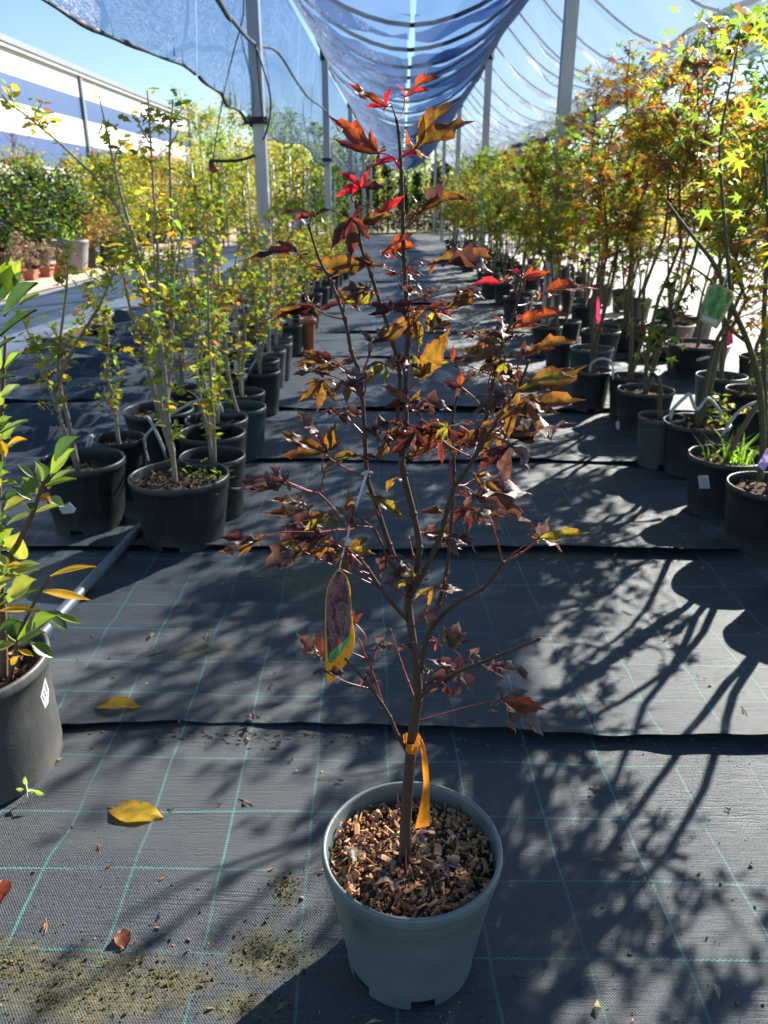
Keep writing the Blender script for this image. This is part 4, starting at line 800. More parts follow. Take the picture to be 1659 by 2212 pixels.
for cr, bx, by, face, tips in LV:
    px, py = CF[cr](bx, by)
    near = [np.hypot(*(np.array([0, 0])))]
    # where the leaf stalk joins: the closest bit of stem, preferring what lies below
    dd = MY + g.uniform(-.05, .05); B0 = at(px, py, dd) - O3
    cost = np.linalg.norm((skel - B0) * [1, .5, 1], axis=1) + np.where(skel[:, 2] > B0[2] - .005, .035, 0); j = int(cost.argmin()); att = skel[j]
    dd = MY + att[1] + g.uniform(-.035, .035); B = at(px, py, dd) - O3
    cen = unit(-B + (EYE - O3)); n = unit(np.array([g.gauss(0, .25), g.gauss(0, .15), 1.0]) * (1 - face * .65) + cen * (face * 1.2 + .12))
    b = MB()
    for (tx, ty, kd) in tips:
        qx, qy = CF[cr](tx, ty); L2 = math.hypot(qx - px, qy - py) * .0006
        T = at(qx, qy, dd + g.uniform(-.35, .35) * L2) - O3
        crisp = kd in 'SDP'
        nb_ = n if kd not in 'SP' else unit(n * (.25 if kd == 'S' else .5) + np.array([.12, .05, 1.0]))
        nn_ = unit(nb_ + np.array([g.gauss(0, .22), g.gauss(0, .18), g.gauss(0, .15)]))
        lobe(b, B, T, nn_, g.uniform(.155, .205) if kd not in 'DSP' else g.uniform(.19, .25), kd, g, g.uniform(.02, .12) * (1 if g.random() > .3 else -1), g.uniform(.1, .6), g.uniform(.5, .9) if crisp else g.uniform(.2, .45))
    # two short basal lobes
    ax = sum((np.array(CF[cr](t_[0], t_[1])) - (px, py)) for t_ in tips) / len(tips)
    for s_ in (-1, 1):
        v_ = np.array([-ax[1], ax[0]]) * s_ * .28 - ax * .12
        T = at(px + v_[0], py + v_[1], dd + g.uniform(-.004, .004)) - O3
        if np.linalg.norm(T - B) > .004: lobe(b, B, T, n, .2, tips[0][2], g, .05, .3, .2)
    b.build('leaf', [M['maple_leaf']], maple)
    mid = (B + att) / 2 + np.array([g.gauss(0, .004), 0, g.uniform(-.006, .012)])
    b = MB(); b.tube([att, mid, B], [.0011, .0008, .0008], 5, 4); b.build('leaf_stalk', M['twig_red'], maple)

# hanging name tag of the maple
def c5(x, y): return ((780 + x * .1807) * .8641, (1330 + y * .1807) * .8641)
TD = MY - .055
tag = thing('plant_tag', 'long curled plant tag with a leaf picture and yellow tip hanging in the maple', 'plant tag', at(740, 1300, TD))
to = at(740, 1300, TD)
def tagpt(x, y, lift=0.0):
    px, py = c5(x, y); bend = ((x - 185) / 400.0) ** 2 * .012 - .003 * math.sin((y - 500) / 500)
    return at(px, py, TD + bend - lift) - to
def card(pts, nrow, lift, thick, name, m, parent):
    """a thin bent plate between a left and a right outline given row by row"""
    b = MB(); nc = 6; front, back = [], []
    for (y, xl, xr) in pts:
        for c_ in range(nc + 1): front.append(tagpt(xl + (xr - xl) * c_ / nc, y, lift)); back.append(tagpt(xl + (xr - xl) * c_ / nc, y, lift - thick))
    nr = len(pts); n1 = nc + 1; k0 = nr * n1
    fs = [(i * n1 + c_, (i + 1) * n1 + c_, (i + 1) * n1 + c_ + 1, i * n1 + c_ + 1) for i in range(nr - 1) for c_ in range(nc)]
    fs += [tuple(k0 + q for q in reversed(f)) for f in fs]
    for i in range(nr - 1):
        fs.append((i * n1, k0 + i * n1, k0 + (i + 1) * n1, (i + 1) * n1)); fs.append((i * n1 + nc, (i + 1) * n1 + nc, k0 + (i + 1) * n1 + nc, k0 + i * n1 + nc))
    b.add(front + back, fs); return b.build(name, m, parent)
def picture_mat(name, cols, sc_):
    m, nt, bs = mat(name); co = objco(nt); n1 = noise(nt, co, sc_, 5, .6); mp = nd(nt, 'Mapping'); mp.inputs['Scale'].default_value = (1.5, 1, .35); mp.inputs['Rotation'].default_value = (0, .35, 0); lk(nt, co, mp.inputs[0]); n2 = noise(nt, mp.outputs[0], sc_ * .9, 3)
    lk(nt, ramp(nt, mth(nt, 'ADD', mth(nt, 'MULTIPLY', n1, .45), mth(nt, 'MULTIPLY', n2, .6)), [(p, c) for p, c in cols]), bs.inputs['Base Color']); bs.inputs['Roughness'].default_value = .25; return m
pic = picture_mat('printed_leaves', [(.35, (.022, .014, .018)), (.48, (.10, .045, .06)), (.55, (.25, .12, .15)), (.62, (.06, .05, .035)), (.72, (.22, .26, .12))], 110)
card([(520, 350, 400), (600, 290, 480), (760, 210, 528), (950, 185, 545), (1250, 178, 566), (1450, 178, 596), (1600, 182, 584), (1800, 186, 482), (1950, 192, 385), (2050, 205, 305), (2090, 225, 265)], 11, 0, .0007, 'card', M['tag_yellow'], tag)
card([(540, 345, 395), (620, 290, 470), (760, 222, 515), (950, 197, 528), (1250, 195, 545), (1420, 198, 518), (1560, 205, 450), (1690, 214, 370), (1780, 226, 300), (1805, 240, 268)], 10, .0006, .0004, 'printed_picture', pic, tag)
gm = simple('tag_green', (.10, .32, .10), .3, .3, 200, 0); gm2 = simple('tag_pale_green', (.30, .55, .30), .3, .1, 200, 0); rm = simple('tag_red', (.75, .06, .05), .3, .1, 200, 0)
card([(1440, 500, 540), (1520, 420, 505), (1600, 330, 440), (1700, 235, 380), (1790, 232, 300)], 5, .0011, .0004, 'green_stripe', gm, tag)
card([(1470, 360, 385), (1490, 356, 408), (1530, 345, 402), (1570, 342, 372)], 4, .0017, .0004, 'red_emblem', rm, tag)
card([(1520, 395, 415), (1580, 360, 425), (1640, 365, 400), (1680, 368, 385)], 4, .0016, .0003, 'emblem_leaf', gm2, tag)
for (y_, xa, xb) in ((1850, 300, 330), (1880, 290, 318), (1820, 350, 385), (1905, 282, 306), (1560, 500, 520), (1590, 480, 505)): card([(y_, xa, xb), (y_ + 9, xa - 3, xb - 3)], 2, .0009, .0003, 'print_line', M['ink'], tag)
K0, K1 = at(793, 1020, MY - .03), at(748, 1168, TD)
b = MB(); b.tube([K0 - to, (K0 + K1) / 2 - to + (0, 0, .002), K1 - to, tagpt(420, 330), tagpt(370, 545, .001)], [.0017, .0013, .0013, .001, .001], 6, 3); b.tube([K1 - to + (-.003, 0, .003), K1 - to + (.004, -.002, 0), K1 - to + (0, 0, -.006)], [.002, .0042, .002], 7, 2)
b.tube([K0 - to + (-.006, -.004, -.001), K0 - to + (0, -.006, .003), K0 - to + (.006, -.002, 0), K0 - to + (.003, .006, -.002), K0 - to + (-.006, -.004, -.001)], .0015, 6, 3); b.build('string', M['white_cord'], tag)

# orange ribbon tied on the trunk
ro = at(889, 1606, MY); rib = thing('ribbon', 'bright orange plastic ribbon tied round the maple trunk', 'ribbon', ro)
b = MB(); nn = 20
b.lathe([(.0105, -.010), (.0112, -.003), (.0108, .004), (.0125, .009)], nn, wob=lambda a, z: 1 + .12 * math.sin(3 * a + 90 * z)); b.build('band', M['orange_tape'], rib)
b = MB(); rows = [((903, 1600), (912, 1596)), ((908, 1612), (919, 1616)), ((911, 1640), (924, 1640)), ((915, 1690), (928, 1690)), ((908, 1740), (928, 1742)), ((896, 1790), (928, 1784))]; vs = []
for i, (p, q_) in enumerate(rows):
    dpt = MY - .018 - .006 * math.sin(i * .9)
    vs += [at(*p, dpt) - ro, at((p[0] + q_[0]) / 2, (p[1] + q_[1]) / 2, dpt - .002) - ro, at(*q_, dpt + .002) - ro]
b.add(vs, [(i * 3 + k_, i * 3 + k_ + 1, i * 3 + k_ + 4, i * 3 + k_ + 3) for i in range(5) for k_ in range(2)]); b.build('tail', M['orange_tape'], rib)
b = MB(); vs = [at(*p, MY - .014 + e) - ro for p, e in (((893, 1612), 0), (905, 1582), ((911, 1600), 0)) if isinstance(p, tuple)] if False else [at(893, 1612, MY - .014) - ro, at(904, 1582, MY - .010) - ro, at(912, 1602, MY - .014) - ro, at(904, 1614, MY - .018) - ro]
b.add(vs, [(0, 1, 2, 3)]); b.build('knot_fold', M['orange_tape'], rib)

# ------------------------------------------------------------------ broad-leaved shrub in the grey pot at the left edge
SX, SY = -.885, 1.30
lau = thing('potted_laurel', 'glossy broad-leaved shrub with yellowing leaves in a grey pot at the left edge', 'potted shrub', (SX, SY, 0)); OL = np.array([SX, SY, 0])
link('pot', pot_mesh(.175, .25, M['pot_grey'], 60, True, 0, .86, .95), lau)
soil_part(lau, .16, .208, random.Random(8), 420, .014, ((.20, .10, .055), (.12, .06, .035), (.28, .16, .09), (.07, .045, .03)))
def d1(x, y): return (x * .2929, 907 + y * .2929)
def d2(x, y): return (x * .3124, 518 + y * .3124)
b = MB()
for f_, pts, dep, r_ in ((d1, [(30, 1990), (25, 1500), (8, 1200), (50, 1080), (105, 970), (180, 820), (240, 690), (310, 510), (370, 400)], [.0, 0, 0, -.02, -.03, -.05, -.06, -.07, -.07], .008), (d1, [(70, 1930), (130, 1650), (150, 1560), (240, 1370), (372, 1150)], [-.02, -.04, -.05, -.08, -.1], .005), (d1, [(8, 1200), (-20, 1000), (-15, 700), (0, 300), (10, -60), (30, -400), (40, -620)], [.0, .02, .02, 0, -.02, -.03, -.03], .006),
                         (d1, [(130, 1650), (60, 1600), (20, 1500)], [-.04, -.03, 0], .004), (d1, [(240, 1370), (300, 1262)], [-.08, -.09], .003), (d1, [(50, 1080), (0, 1130)], [-.02, -.03], .003)):
    b.tube([at(*f_(*p), SY + d_) - OL for p, d_ in zip(pts, dep)], [r_ * (1 - .6 * i / (len(pts) - 1)) for i in range(len(pts))], 7, 4, col=(.13, .085, .05) if r_ > .0045 else (.16, .18, .05))
b.build('stem', M['bark'], lau)
LC = {'g': ((.06, .12, .018), (.30, .46, .03)), 'd': ((.022, .05, .016), (.07, .16, .02)), 'l': ((.20, .27, .10), (.36, .46, .10)), 'y': ((.50, .30, .02), (.80, .48, .02)), 'n': ((.22, .27, .05), (.50, .52, .06)), 'o': ((.42, .2, .03), (.7, .32, .03))}
LL = [(d1, 375, 395, 555, 208, .2, 'g'), (d1, 400, 300, 588, 118, .19, 'd'), (d1, 320, 450, 285, 305, .33, 'd'), (d1, 312, 455, 262, 308, .16, 'l'), (d1, 250, 430, 128, 328, .14, 'l'), (d1, 275, 540, 165, 425, .32, 'g'), (d1, 330, 485, 560, 428, .13, 'g'), (d1, 350, 505, 545, 358, .13, 'l'), (d1, 245, 592, 88, 488, .16, 'g'), (d1, 295, 570, 378, 592, .42, 'o'), (d1, 258, 682, 432, 628, .14, 'n'), (d1, 350, 575, 478, 640, .28, 'l'),
      (d1, 48, 775, 272, 690, .14, 'l'), (d1, 185, 575, 28, 668, .26, 'n'), (d1, 250, 660, 190, 615, .4, 'd'), (d1, 130, 545, -10, 600, .22, 'd'), (d1, 135, 1025, 150, 828, .42, 'n'), (d1, 28, 1142, 288, 1102, .13, 'n'), (d1, 80, 1092, 302, 1062, .13, 'l'), (d1, 72, 1300, 262, 1172, .36, 'n'), (d1, -4, 1366, 285, 1248, .12, 'g'), (d1, 370, 1152, 706, 1078, .075, 'y'), (d1, 300, 1262, 668, 1328, .10, 'y'), (d1, -6, 1410, 308, 1412, .10, 'y'),
      (d1, 128, 1622, 422, 1440, .19, 'g'), (d1, 335, 1415, 498, 1545, .24, 'd'), (d1, 420, 1440, 596, 1506, .15, 'n'), (d1, 100, 1650, -60, 1702, .22, 'n'), (d1, 225, 1642, 398, 1756, .2, 'g'), (d1, 130, 1660, 330, 1560, .2, 'd'), (d1, 140, 1700, 246, 1742, .16, 'y'), (d1, 78, 1806, 142, 1738, .22, 'y'), (d1, 60, 1450, 132, 1602, .24, 'd'), (d1, -30, 900, 64, 922, .22, 'l'), (d1, -20, 990, 30, 1130, .3, 'n'), (d1, 60, 1075, 160, 1060, .2, 'y'),
      (d2, 42, 385, 70, 118, .22, 'g'), (d2, 60, 375, 152, 118, .14, 'n'), (d2, 18, 525, 252, 292, .19, 'd'), (d2, -5, 660, 248, 478, .13, 'd'), (d2, 130, 440, 264, 368, .14, 'l'), (d2, -20, 900, 12, 752, .4, 'g'), (d2, 30, 885, 134, 778, .2, 'g'), (d2, -10, 962, 104, 938, .2, 'd'), (d2, -10, 742, 102, 668, .1, 'd'), (d2, 5, 1085, 124, 996, .2, 'l'), (d2, -5, 1332, 186, 1240, .11, 'l'), (d2, -10, 1275, 76, 1220, .25, 'g'), (d2, -10, 1202, 56, 1140, .25, 'd'), (d2, -20, 1140, 22, 1045, .3, 'g'), (d2, 100, 330, 150, 215, .2, 'd'), (d2, -20, 430, 20, 300, .3, 'd')]
g = random.Random(12)
for _ in range(64):                                            # the rest of the bush, mostly beyond the picture's edge
    bx_, by_ = g.choice([(10, 200), (-10, 500), (-15, 800), (10, 1100), (20, 1450), (-40, 1250), (-120, 900), (-150, 1300), (-60, 600)]); bx_ += g.gauss(-30, 45); by_ += g.gauss(0, 110); a_ = g.uniform(0, 6.28); L_ = g.uniform(110, 210)
    LL.append((d1, bx_, by_, bx_ + math.cos(a_) * L_, by_ - abs(math.sin(a_)) * L_ * .8, g.uniform(.15, .26), g.choice('ggdlnngy')))
for f_, bx, by, tx, ty, w, kd in LL:
    dep = SY - .06 + g.uniform(-.07, .05); p0, p1 = f_(bx, by), f_(tx, ty); B = at(*p0, dep) - OL; L2 = math.hypot(p1[0] - p0[0], p1[1] - p0[1]) * .0008; T = at(*p1, dep + g.uniform(-.35, .3) * L2) - OL
    a = T - B; L = np.linalg.norm(a); a /= L; cen = unit(EYE - OL - B); n = unit(cen * (.7 if w > .17 else .35) + np.array([g.gauss(0, .2), 0, .8])); side = unit(np.cross(n, a)); up = np.cross(a, side); c1_, c2_ = LC[kd]; vs, c, d = [], [], []
    arch = g.uniform(.02, .09); kfold = g.uniform(.1, .4); prof = [.05, .42, .78, .97, 1, .88, .62, .28, .02]; jt = g.uniform(.85, 1.15)
    for i, pr in enumerate(prof):
        s = i / 8; ctr = B + a * L * s + up * L * arch * 4 * s * (1 - s)
        for q in (-1, -.5, 0, .5, 1):
            vs.append(ctr + side * q * pr * w * L * 1.28 + up * (abs(q) * kfold * pr * w * L - (.004 * (q == 0))) + up * .03 * w * L * math.sin(9 * s + q)); k1 = jt * (1.25 if q == 0 else 1) * g.uniform(.93, 1.07)
            c.append(tuple(min(.95, x_ * k1) for x_ in c1_)); d.append(tuple(min(.95, x_ * k1) for x_ in c2_))
    b = MB(); b.add(vs, [(i * 5 + q, i * 5 + q + 1, (i + 1) * 5 + q + 1, (i + 1) * 5 + q) for i in range(8) for q in range(4)], c, d); b.build('leaf', M['leaf_gloss'], lau)

# ------------------------------------------------------------------ stickers, ribbons, small tags on pots
def flat(name, label, cat, pts, m, marks=0, group=None, thick=.0006):
    """a thin card through 3-D corner points"""
    P = [np.array(p) for p in pts]; o = sum(P) / len(P); n = unit(np.cross(P[1] - P[0], P[2] - P[0])); n = n if np.dot(n, EYE - o) > 0 else -n
    t = thing(name, label, cat, o, group); b = MB(); k_ = len(P); b.add([p - o + n * thick for p in P] + [p - o - n * thick for p in P], [tuple(range(k_)), tuple(reversed(range(k_, 2 * k_)))] + [(i, (i + 1) % k_, (i + 1) % k_ + k_, i + k_) for i in range(k_)])
    b.build('card', M[m] if isinstance(m, str) else m, t, False)
    if marks:
        u = unit(P[1] - P[0]); v = unit(P[-1] - P[0]); W = np.linalg.norm(P[1] - P[0]); Hh = np.linalg.norm(P[-1] - P[0])
        for i in range(marks):
            b = MB(); cpos = P[0] - o + u * W * .48 + v * Hh * (.22 + .6 * i / max(1, marks - 1)) + n * (thick + .0008); b.box(*cpos, W * (.62 - .12 * (i % 2)), Hh * .035, .0004, (u, unit(np.cross(n, u)), n)); b.build('print_line', M['ink'], t, False)
    return t
def on(x, y, d): return at(x, y, d)
flat('pot_sticker', 'white sticker with faint print on the side of a near right black pot', 'sticker', [on(1507, 1028, 2.628), on(1530, 1028, 2.622), on(1534, 1055, 2.622), on(1511, 1055, 2.628)], 'paper', 4)
flat('pot_sticker', 'small white sticker on the black pot beyond the drip tube ring', 'sticker', [on(1331, 977 - 68, 3.74), on(1338, 979 - 68, 3.72), on(1338, 996 - 68, 3.72), on(1331, 994 - 68, 3.74)], 'paper', 0)
flat('pot_sticker', 'white sticker on the aisle side of a left row pot', 'sticker', [on(592, 824, 4.215), on(601, 822, 4.225), on(601, 838, 4.225), on(592, 841, 4.215)], 'paper', 0)
flat('price_label', 'folded white price label stuck on the grey pot at the left edge', 'label', [on(97, 1463, 1.16), on(105, 1490, 1.18), on(104, 1518, 1.18), on(97, 1530, 1.16), on(87, 1505, 1.14)], 'paper', 3)
flat('price_label', 'white loop label hanging in front of the ribbed black pot', 'label', [on(127, 1098, 2.35), on(150, 1085, 2.35), on(164, 1100, 2.35), on(160, 1108, 2.35), on(135, 1110, 2.35)], 'paper', 2)
gpic = picture_mat('printed_foliage', [(.3, (.01, .05, .03)), (.48, (.05, .22, .07)), (.6, (.16, .36, .14)), (.75, (.45, .55, .42))], 60)
g0 = flat('plant_tag', 'green leaf picture tag with a yellow edge on a right hand maple', 'plant tag', [on(1528, 618, 2.35), on(1545, 612, 2.35), on(1582, 628, 2.35), on(1587, 640, 2.35), on(1572, 670, 2.35), on(1560, 692, 2.35), on(1548, 711, 2.35), on(1512, 692, 2.35), on(1514, 672, 2.35)], 'tag_pale')
o = np.array(g0.location); b = MB(); P = [at(x_, y_, 2.345) - o for x_, y_ in ((1532, 623), (1545, 617), (1578, 631), (1581, 641), (1566, 668), (1552, 690), (1519, 678), (1517, 668))]; b.add(P, [tuple(range(8))]); b.build('printed_picture', gpic, g0, False)
b = MB(); P = [at(x_, y_, 2.347) - o for x_, y_ in ((1518, 680), (1552, 691), (1547, 703), (1516, 690))]; b.add(P, [(0, 1, 2, 3)]); b.build('blank_strip', M['paper'], g0, False)
b = MB(); b.tube([at(1560, 622, 2.35) - o, at(1568, 600, 2.38) - o, at(1570, 585, 2.42) - o], .002, 5); b.build('string', M['white_cord'], g0)
def ribbon(label, m, pts, d):
    P = [on(x_, y_, d + .01 * math.sin(i * 1.7)) for i, (x_, y_) in enumerate(pts)]; o = sum(P) / len(P); b = MB(); n_ = len(P) // 2; b.add([p - o for p in P], [(2 * i, 2 * i + 1, 2 * i + 3, 2 * i + 2) for i in range(n_ - 1)])
    ob = b.build('ribbon', M[m], None, True, label=label, category='ribbon'); ob.location = o
ribbon('lilac plastic ribbon hanging by the nearest right pot', 'lilac_tape', [(1656, 968), (1672, 966), (1650, 980), (1670, 985), (1640, 998), (1660, 1004), (1636, 1006), (1650, 1018)], 2.36)
ribbon('bright pink ribbon on a maple stem behind the aisle-edge pots', 'pink_tape', [(1289, 640), (1294, 640), (1288, 680), (1297, 680), (1290, 712), (1301, 712)], 4.6)
ribbon('small pink ribbon low on a right-hand stem by the wide pot', 'pink_tape', [(1572, 715), (1582, 712), (1570, 745), (1584, 742)], 3.2)
line_thing('drip_tube', 'hooked pale drip tube at the aisle edge of the right row', 'tube', [at(1274, 803, 4.2), at(1278, 785, 4.2), at(1300, 775, 4.2), at(1322, 785, 4.2), at(1324, 820, 4.15)], .006, 'drip', 6)
line_thing('drip_tube', 'bent pale drip tube over the third right pot', 'tube', [at(1448, 905, 3.1), at(1453, 885, 3.1), at(1480, 858, 3.1), at(1490, 852, 3.1), at(1505, 885, 3.1), at(1530, 860, 3.15), at(1560, 895, 3.1)], .007, 'drip', 6)
line_thing('drip_tube', 'grey drip tube arching behind the stickered right pot', 'tube', [at(1560, 940, 2.9), at(1590, 895, 2.9), at(1625, 872, 2.9), at(1659, 868, 2.9)], .006, 'drip', 6)
line_thing('drip_tube', 'pale bent drip pipe in the inner right file', 'tube', [at(1505, 778, 3.9), at(1545, 772, 3.9), at(1548, 800, 3.9)], .007, 'drip', 6)
line_thing('support_cord', 'thin green cord strung between the right-hand maples', 'cord', [at(1425, 462, 3.5), at(1520, 478, 3.2), at(1600, 492, 3.0), at(1690, 505, 2.8)], .0025, 'green_cord', 5)
# grass in the stickered pot, weeds in the front left pot
q = np.random.RandomState(4); x, y, r = rim(1490, 1650, 985, .22)
n_ = 46; an = q.uniform(0, 6.28, n_); P = np.stack([q.normal(.02, .05, n_), q.normal(0, .04, n_), np.full(n_, .19)], 1)
own = next(o for o in C.objects if o.get('label', '').endswith('grass tufts'))
scatter('grass_blades', [(0, .03, 0), (0, -.03, 0), (.5, -.03, .06), (.5, .03, .06), (1, 0, -.1)], [(0, 1, 2, 3), (3, 2, 4)], P, np.stack([np.cos(an) * .6, np.sin(an) * .6, q.uniform(.4, 1.2, n_)], 1), np.stack([-np.cos(an), -np.sin(an), np.ones(n_) * .4], 1), q.uniform(.08, .17, n_), np.tile((.10, .20, .03), (n_, 1)), M['leaf'], own, np.tile((.35, .6, .06), (n_, 1)), kind='stuff')
own = next(o for o in C.objects if o.get('label', '').startswith('tall bare-stemmed')); nodes = [(np.array([.10 + q.normal(0, .03), -.02 + q.normal(0, .03), .21 + abs(q.normal(0, .035))]), np.array([q.normal(), q.normal(), .4])) for _ in range(42)]
foliage(own, nodes, 1, .026, P_(yg=3, g=2), 40, 'oval', .1, name='weeds')
own = next(o for o in C.objects if o.get('label', '').endswith('with two green stems')); nodes = [(np.array([.09 + q.normal(0, .03), q.normal(0, .03), .24 + abs(q.normal(0, .06))]), np.array([q.normal(), q.normal(), .4])) for _ in range(40)]
foliage(own, nodes, 1, .035, P_(yg=4, g=1), 41, 'star', .1, name='weeds')

# ------------------------------------------------------------------ fallen leaves and litter on the mat
def fallen(label, pts, width, col, col2, lift, seed, curl=.25, teeth=0, name='fallen_leaf', cat='leaf', zoff=.003):
    g = random.Random(seed); p0, p1 = ground(*pts[0]), ground(*pts[1]); a = p1 - p0; L = np.linalg.norm(a); a /= L; side = np.array([-a[1], a[0], 0]); o = (p0 + p1) / 2; b = MB(); vs, c = [], []; prof = [.03, .45, .78, .95, 1, .92, .74, .45, .04]
    for i, pr in enumerate(prof):
        s = i / 8
        for q in (-1, -.55, 0, .55, 1):
            z = zoff + lift * math.sin(math.pi * s) * .6 + curl * abs(q) ** 1.5 * width * L * pr + .002 * math.sin(14 * s + 3 * q + seed) ; sh = .05 * L * (abs(q) == .55) * (1 if teeth else 0)
            vs.append(p0 - o + a * (L * s + sh) + side * q * pr * width * L + np.array([0, 0, z])); k1 = g.uniform(.85, 1.12) * (.72 if q == 0 else (1.1 if i % 2 else .9)); br_k = .55 if (abs(q) == 1 and g.random() < .3) or i in (0, 8) else 0; c.append(tuple(min(.95, x_ * k1) * (1 - br_k) + br_k * y_ for x_, y_ in zip(col, (.16, .08, .03))))
    b.add(vs, [(i * 5 + q, i * 5 + q + 1, (i + 1) * 5 + q + 1, (i + 1) * 5 + q) for i in range(8) for q in range(4)], c, [tuple(min(.95, x_ * z_ / max(y_, 1e-3)) for x_, y_, z_ in zip(cc, col, col2)) for cc in c])
    ob = b.build(name, M['leaf'], None, True, label=label, category=cat, group='fallen leaves on the mat'); ob.location = (o[0], o[1], max(mat_z(*p0[:2]), mat_z(*p1[:2]), mat_z(*o[:2])) - .003)
Y1, Y2 = (.62, .40, .035), (.7, .45, .03)
fallen('broad yellow fallen leaf lying flat on the mat at lower left', ((229, 1738), (350, 1760)), .24, Y1, Y2, .004, 1, .06, 1)
fallen('curled yellow fallen leaf near the seam beside the grey pot', ((203, 1534), (306, 1532)), .2, (.6, .36, .03), Y2, .022, 2, .2)
fallen('red-brown fallen leaf at the left border of the mat', ((0, 1962), (8, 1908)), .34, (.40, .09, .05), (.5, .12, .05), .012, 3, .3)
fallen('small brown fallen leaf on the mossy patch', ((270, 2052), (262, 2008)), .32, (.26, .085, .05), (.3, .1, .05), .010, 4, .3)
for i, (x_, y_, s_, lab) in enumerate([(548, 1560, 20, 'crumpled grey dry leaf at the seam behind the pot'), (345, 1598, 13, 'pale curled dry leaf just below the seam'), (597, 1606, 15, 'crumpled brown dry leaf below the seam'), (626, 1642, 9, 'tiny dry leaf scrap beside a green line'), (736, 1694, 11, 'dry brown leaf scrap by the pot rim'), (643, 1668, 7, 'small white pebble-like husk on the mat'),
                                      (371, 1743, 9, 'brown crumb of leaf near the yellow leaf'), (473, 1737, 7, 'small reddish leaf chip'), (628, 1907, 8, 'orange leaf chip left of the pot'), (1280, 1560, 12, 'dry brown leaf on the seam at right'), (1500, 1575, 8, 'small dry leaf on the seam near the right edge'), (1250, 2130, 8, 'small brown leaf chip at lower right'), (1575, 1745, 8, 'dark leaf scrap at the right side'),
                                      (585, 1485, 9, 'brown leaf crumb left of the trunk'), (415, 1305, 10, 'dry leaf scrap in the sunny patch'), (1080, 1490, 7, 'dark leaf crumb right of the trunk'), (350, 1975, 9, 'dry leaf stalk on the moss'), (440, 2120, 14, 'dark leaf fragments on the mossy patch near the bottom')]):
    g = random.Random(60 + i); p = ground(x_, y_); s3 = s_ * .00075 * max(1, p[1]); b = MB()
    for k_ in range(4):
        a_ = g.uniform(0, 6.28); L = s3 * g.uniform(.6, 1.3); B = np.array([0, 0, .006]); T = np.array([math.cos(a_) * L, math.sin(a_) * L, .004 + g.uniform(.2, .8) * L]); lobe(b, B, T, unit([g.gauss(0, .4), g.gauss(0, .4), 1]), .22, 'D' if i % 3 else 'P', g, .15, .5, .5)
    if 'white' in lab: b.c = [(.6, .6, .58)] * len(b.c)
    ob = b.build('dry_leaf', M['maple_leaf'], None, True, label=lab, category='leaf', group='fallen leaves on the mat'); ob.location = (p[0], p[1], mat_z(p[0], p[1]) - .005)
# dead leaves and a red stalk lying in the pot
for i, (bx, by, tips) in enumerate([(775, 1835, [(735, 1845), (790, 1805), (760, 1870), (805, 1850)]), (905, 1810, [(930, 1795), (925, 1830), (890, 1825)]), (850, 1905, [(815, 1880), (800, 1915), (850, 1935), (880, 1900)]), (1020, 1790, [(1040, 1770), (1045, 1800), (1010, 1810)]), (960, 1870, [(930, 1880), (985, 1860), (970, 1900), (1000, 1880)]), (745, 1800, [(725, 1815), (760, 1785), (740, 1770)])]):
    g = random.Random(90 + i); b = MB(); o = ground(bx, by, .204)
    for (tx, ty) in tips: lobe(b, np.zeros(3), ground(tx, ty, .204 + g.uniform(0, .012)) - o, unit([g.gauss(0, .3), g.gauss(0, .3), 1]), .2, 'DSP'[i % 3], g, .12, .4, .4)
    ob = b.build('dead_leaf', M['maple_leaf'], None, True, label='dead maple leaf on the mulch, ' + ['at the left side of the pot', 'right behind the trunk foot', 'at the front of the pot', 'at the right rim', 'grey and crumpled at front right', 'at the left rim'][i], category='leaf', group='dead leaves on the mulch'); ob.location = o
line_thing('leaf_stalk', 'thin crimson leaf stalk standing in the mulch', 'stalk', [ground(877, 1880, .203), ground(877, 1850, .213), ground(877, 1818, .225)], .0011, 'twig_red', 5)
# moss crumbs, grit and a seedling
g = random.Random(15); b = MB(); mcols = [(.075, .072, .02), (.11, .09, .04), (.045, .042, .015), (.14, .11, .06), (.075, .045, .025), (.09, .10, .02)]
for (mx, my, rx, ry), n_ in zip(MOSS[:6], (800, 280, 420, 150, 120, 130)):
    for _ in range(n_):
        x_, y_ = mx + g.gauss(0, .42) * rx, my + g.gauss(0, .42) * ry; L = g.uniform(.001, .003) if g.random() < .94 else g.uniform(.003, .006); ax = unit([g.gauss(0, 1), g.gauss(0, 1), g.gauss(0, .6)]); u = unit(np.cross(ax, [.1, g.gauss(0, 1), 1])); b.box(x_, y_, mat_z(x_, y_) + L * .2, L, L * .6, L * .5, (ax, u, np.cross(ax, u)), col=tuple(c * g.uniform(.6, 1.2) for c in g.choice(mcols)))
b.build('moss', M['crumb'], None, False, kind='stuff', label='crumbly moss and earth on the mat at lower left')
b = MB()
for _ in range(1500):
    y_ = .72 + 2.6 * g.random() ** 1.6; x_ = g.uniform(-.75, .75) * (.7 + y_ * .35) - (.15 if g.random() < .6 else 0); L = g.uniform(.001, .0038) if g.random() < .9 else g.uniform(.004, .008); ax = unit([g.gauss(0, 1), g.gauss(0, 1), g.gauss(0, .3)]); u = unit(np.cross(ax, [.1, g.gauss(0, 1), 1]))
    b.box(x_, y_, mat_z(x_, y_) + L * .2, L, L * .5, L * .4, (ax, u, np.cross(ax, u)), col=tuple(c * g.uniform(.5, 1.2) for c in g.choice([(.25, .15, .08), (.4, .3, .2), (.12, .07, .04), (.3, .12, .06)])))
